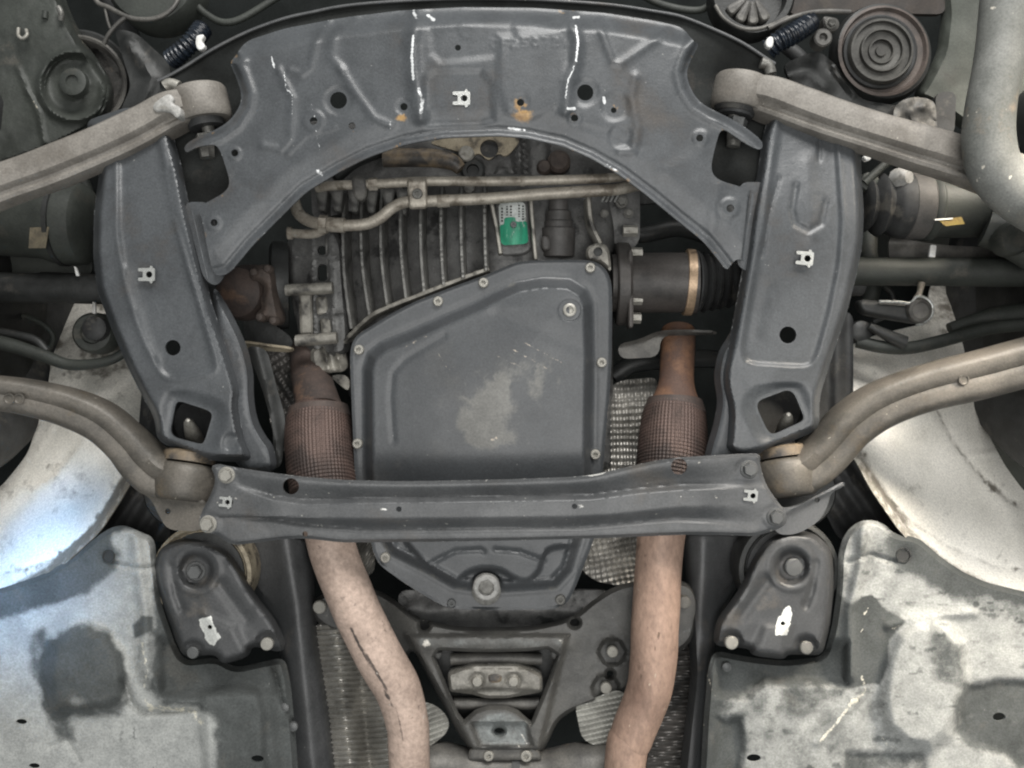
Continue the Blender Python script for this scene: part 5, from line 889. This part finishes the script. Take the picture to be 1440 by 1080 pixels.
part('bar', tube([(1420, -60, -.05), (1412, 0, -.055), (1405, 80, -.06), (1393, 150, -.06), (1390, 195, -.06), (1398, 235, -.06), (1424, 268, -.06), (1470, 300, -.06), (1540, 330, -.05)], [32, 31, 32, 33, 34, 35, 35, 34, 33], n=48, sub=16, disp=lambda s, a: 1 + .006 * math.sin(s * 60 + a * 2)), mat('dusty_bar', (.195, .197, .183), (.125, .129, .118), rough=.62, metal=.05, ns=12, dirt=(.36, .28, .20), dth=.56, ds=12, dw=.2, spots=(.6, .56, .48), sth=.7, ssz=80, bump=.5, bs=180), ar)

# ================================================================== MIDDLE RIGHT
sb = thing('steering_boot', 'dark ribbed rubber boot with a grey band below the right forged arm', 'boot', U(1300, 290, .12))
part('boot_rings', plathe([(26, 0), (34, 2), (38, 6), (30, 14), (40, 18), (44, 24), (36, 34), (42, 40), (45, 46), (45, 60), (40, 64)], 1212, 288, .14, axis=(1, .03, -.05), n=40), G['rubber'], sb)
part('band', plathe([(44, 0), (46, 2), (46, 26), (44, 28)], 1272, 290, .138, axis=(1, .03, -.05), n=40), mat('grey_band', (.09, .084, .078), (.06, .057, .054), rough=.6, ns=30, bump=.3), sb)
part('body', plathe([(44, 0), (46, 3), (46, 10), (42, 13), (40, 80), (44, 84), (44, 130), (30, 134), (30, 260)], 1300, 292, .137, axis=(1, .03, -.05), n=40), G['dark_green'], sb)
part('label', sheet([(1318, 308), (1352, 305), (1357, 315), (1330, 318)], .092, None, step=8, t=.001, sharp=True), G['yellow'], sb)
part('label_edge', sheet([(1314, 308), (1340, 306), (1340, 308.5), (1315, 310)], .0905, None, step=8, t=.001, sharp=True), G['white'], sb)
sk = solo('plastic_knob', plathe([(14, -14), (15, -6), (13, 4), (9, 9), (0, 10)], 1271, 250, .10, axis=(.5, .1, -1), n=10), G['pale_grey'], 'pale grey plastic bolt head on the dark boot', 'bolt')
solo('white_cube', prism([(1213, 221), (1222, 214), (1228, 220), (1220, 228)], .095, .008, 1), G['white'], 'tiny white square nut beside the right rail under the arm', 'nut')
solo('tie_bracket', join(tube([(1255, 222, .12), (1235, 240, .12), (1215, 258, .12)], 6, n=12), plathe([(14, -6), (13, 4), (8, 6), (0, 6)], 1222, 256, .125, n=14)), G['dark_green'], 'small grimy tie bracket right of the right rail', 'bracket')
solo('lower_link', join(tube([(1385, 320, .1), (1420, 330, .09), (1470, 355, .08)], [26, 30, 34], n=24), plathe([(24, -20), (24, 0), (20, 6), (10, 7), (0, 7)], 1425, 335, .06, n=24)), G['dark_green'], 'grimy rounded link under the bend of the thick bar', 'link')
solo('subframe_strip', sheet([(1250, 330), (1280, 338), (1330, 345), (1400, 348), (1440, 355), (1440, 372), (1250, 372)], .19, lambda x, y, d, dh: .008 * gs(y - 340, 8) + .004 * fbm(x, y, 30), step=6, t=.004), G['steel_dirty'], 'dull horizontal strip above the right drive shaft', 'strip')
solo('white_tab', prism([(1309, 344), (1317, 345), (1315, 362), (1306, 361)], .145, .004, .8, rmax=1), G['white'], 'small white tab standing above the right drive shaft', 'tab')
solo('white_tab', prism([(104, 374), (107, 376), (111, 388), (107, 388)], .12, .004, .5, rmax=1), G['white'], 'tiny white sliver above the left drive shaft', 'tab')
solo('white_tab', prism([(130, 424), (134, 426), (134, 442), (129, 440)], .12, .004, .6, rmax=1), G['pale_grey'], 'small pale tab beside the left rail above the round boss', 'tab')
ds1 = solo('drive_shaft', tube([(1150, 382, .15), (1300, 382, .15), (1420, 383, .15), (1560, 384, .15)], [20, 20, 20.5, 20], n=32), G['dark_green'], 'grey green drive shaft leaving the right rail to the right edge', 'drive shaft', 'drive shafts')
ds2 = solo('drive_shaft', tube([(190, 408, .15), (100, 406, .15), (0, 404, .15), (-120, 402, .15)], 21, n=32), G['dark'], 'dark drive shaft leaving the left rail to the left edge', 'drive shaft', 'drive shafts')
lk = thing('ball_link', 'shiny round ball joint link with a bright rim right of the right rail', 'link', U(1290, 435, .12))
part('lever', sheet([(1205, 420), (1232, 423), (1280, 426), (1296, 416), (1312, 426), (1313, 444), (1300, 456), (1270, 452), (1230, 445), (1210, 440)], .125, lambda x, y, d, dh: -.006 * (1 - ss(0, 5, d)), step=4, t=.014), G['dark'], lk)
part('bright_rim', tube([(1236, 424, .122), (1262, 424.5, .121), (1280, 426, .12), (1290, 417, .119), (1303, 420, .119), (1311, 430, .119), (1310, 444, .119), (1300, 454, .12), (1288, 457, .12)], 2.2, n=8), G['zinc'], lk)
part('ball_cap', plathe([(17, -4), (16, 3), (12, 6), (11, 4), (0, 5)], 1293, 437, .118, n=30), G['steel_dirty'], lk)
part('stud', tube([(1296, 398, .13), (1293, 412, .127), (1290, 420, .125)], [5, 4, 6], n=12), G['line'], lk)
solo('brake_hose', tube([(1205, 480, .14), (1240, 488, .13), (1280, 489, .13), (1330, 478, .13), (1390, 462, .13), (1450, 456, .13), (1500, 455, .13)], 9, n=14), G['dark_green'], 'dusty hose sagging under the right drive shaft', 'hose')
solo('brake_hose', tube([(1335, 462, .15), (1370, 450, .15), (1400, 445, .15), (1460, 440, .15)], [8, 9, 14, 16], n=14), G['dark_green'], 'thick grimy hose at the right edge under the drive shaft', 'hose')
solo('hinge_strap', join(tube([(1222, 458, .12), (1245, 470, .12), (1272, 482, .12)], [5, 8, 10], n=12), plathe([(16, -10), (15, 0), (9, 4), (0, 4)], 1212, 466, .13, n=16)), G['dark'], 'dark strap and boss just right of the right rail', 'strap')

# ================================================================== MIDDLE LEFT
lb = thing('steering_boot', 'dark rounded boot with a faded tan label below the left forged arm', 'boot', U(60, 310, .12))
part('body', plathe([(30, -160), (46, -140), (50, -20), (56, 0), (58, 20), (56, 40), (50, 46), (30, 52), (0, 54)], 78, 314, .15, axis=(1, .03, .05), n=40), G['dark_green'], lb)
part('ring', plathe([(50, 0), (60, 3), (60, 9), (50, 12)], 84, 314, .15, axis=(1, .03, .05), n=40), G['dark'], lb)
part('label', sheet([(42, 320), (69, 319), (64, 349), (40, 349)], .088, None, step=10, t=.001, sharp=True), G['label_tan'], lb)
part('nozzle', plathe([(14, -8), (13, 2), (8, 4), (0, 3)], 32, 292, .115, n=18), G['brown'], lb)
solo('round_boss', plathe([(30, -30), (29, -4), (25, 2), (16, 3), (14, 0), (0, 0)], 130, 468, .15, axis=(.1, 0, -1), n=32), G['dark_green'], 'round grimy boss beside the left rail below the drive shaft', 'boss')
solo('boss_cap', plathe([(18, -6), (17, 4), (12, 8), (0, 9)], 134, 462, .14, n=24), G['rubber'], 'dark cap sitting on the round boss', 'cap')
solo('brake_hose', tube([(-40, 474, .13), (10, 484, .13), (60, 500, .13), (100, 513, .13), (150, 508, .13), (185, 490, .14)], [10, 10, 9, 8, 7, 7], n=14), G['dark_green'], 'dusty hose sagging below the left drive shaft', 'hose')
solo('brake_hose', tube([(-30, 462, .14), (20, 470, .14), (50, 478, .14), (66, 494, .14)], [6, 6, 6, 6], n=12), G['dark'], 'thinner hose above the sagging one at the left edge', 'hose')
solo('lower_strip', sheet([(-60, 352), (20, 348), (80, 352), (130, 358), (130, 388), (-60, 388)], .2, lambda x, y, d, dh: .006 * gs(y - 360, 9) + .004 * fbm(x, y, 30), step=7, t=.004), G['dark_green'], 'dull strip above the left drive shaft', 'strip')
# ================================================================== HOSES AND BRACKETS IN THE DARK GAPS
def dark_hose(label, pts, r, m='dark', name='rubber_hose', cat='hose'): solo(name, tube(pts, r, n=14, sub=8), G[m], label, cat)
dark_hose('thick dark hose curving behind the wire loop at upper left', [(150, -20, .26), (185, 60, .25), (205, 130, .25), (200, 220, .26)], 15, 'rubber')
dark_hose('slim grey pipe beside the ribbed hose at the left subframe shoulder', [(255, -20, .2), (290, 20, .2), (330, 30, .2), (400, -10, .21)], 5, 'dark_green', 'metal_pipe', 'pipe')
dark_hose('slim grey pipe behind the top edge of the subframe on the right', [(880, -20, .2), (930, 6, .2), (985, 14, .2), (1010, -10, .21)], 5, 'dark_green', 'metal_pipe', 'pipe')
dark_hose('dark hose between the idler roller and the right arm eye', [(1100, 60, .22), (1130, 90, .21), (1120, 130, .21), (1140, 180, .22)], 10, 'rubber')
dark_hose('dark hose running down beside the right rail above the link', [(1226, 300, .26), (1222, 350, .25), (1228, 400, .24), (1216, 440, .24)], 11, 'dark_green')
dark_hose('thin cable looping above the link at the right edge', [(1240, 398, .2), (1255, 416, .19), (1250, 440, .19), (1228, 452, .2)], 4, 'dark', 'cable', 'cable')
dark_hose('dark hose behind the left rail above the drive shaft', [(110, 240, .25), (126, 290, .25), (124, 350, .25), (110, 420, .26)], 10, 'dark_green')
dark_hose('thin wire crossing the dark gap left of the left rail', [(-20, 440, .24), (40, 446, .23), (74, 470, .23), (64, 500, .24)], 4, 'dark_green', 'cable', 'cable')
dark_hose('black pipe in the gap between the axle joint and the right flex section', [(862, 530, .26), (900, 510, .26), (1000, 505, .27), (1040, 520, .28)], 13, 'dark', 'metal_pipe', 'pipe')
dark_hose('black pipe above the axle joint under the arch', [(842, 320, .24), (900, 330, .24), (960, 322, .25), (1040, 350, .26)], 12, 'dark', 'metal_pipe', 'pipe')
solo('axle_carrier', sheet([(856, 290), (930, 285), (1000, 330), (1040, 372), (1040, 360), (1060, 300), (900, 230), (850, 240)], .235, lambda x, y, d, dh: .012 * fbm(x, y, 22) + .008 * gs(line(x, y, [(870, 290), (960, 320)]), 8), step=5, t=.01), G['dark'], 'dark carrier casting behind the arch above the axle joint', 'casting')
solo('strut_mount', sheet([(1262, 196), (1300, 186), (1345, 196), (1352, 232), (1300, 250), (1262, 236)], .16, lambda x, y, d, dh: .012 * fbm(x, y, 20) - .02 * (1 - ss(0, 8, d)), step=4, t=.02), G['dark_green'], 'grimy mount behind the right forged arm above the pale knob', 'mount')
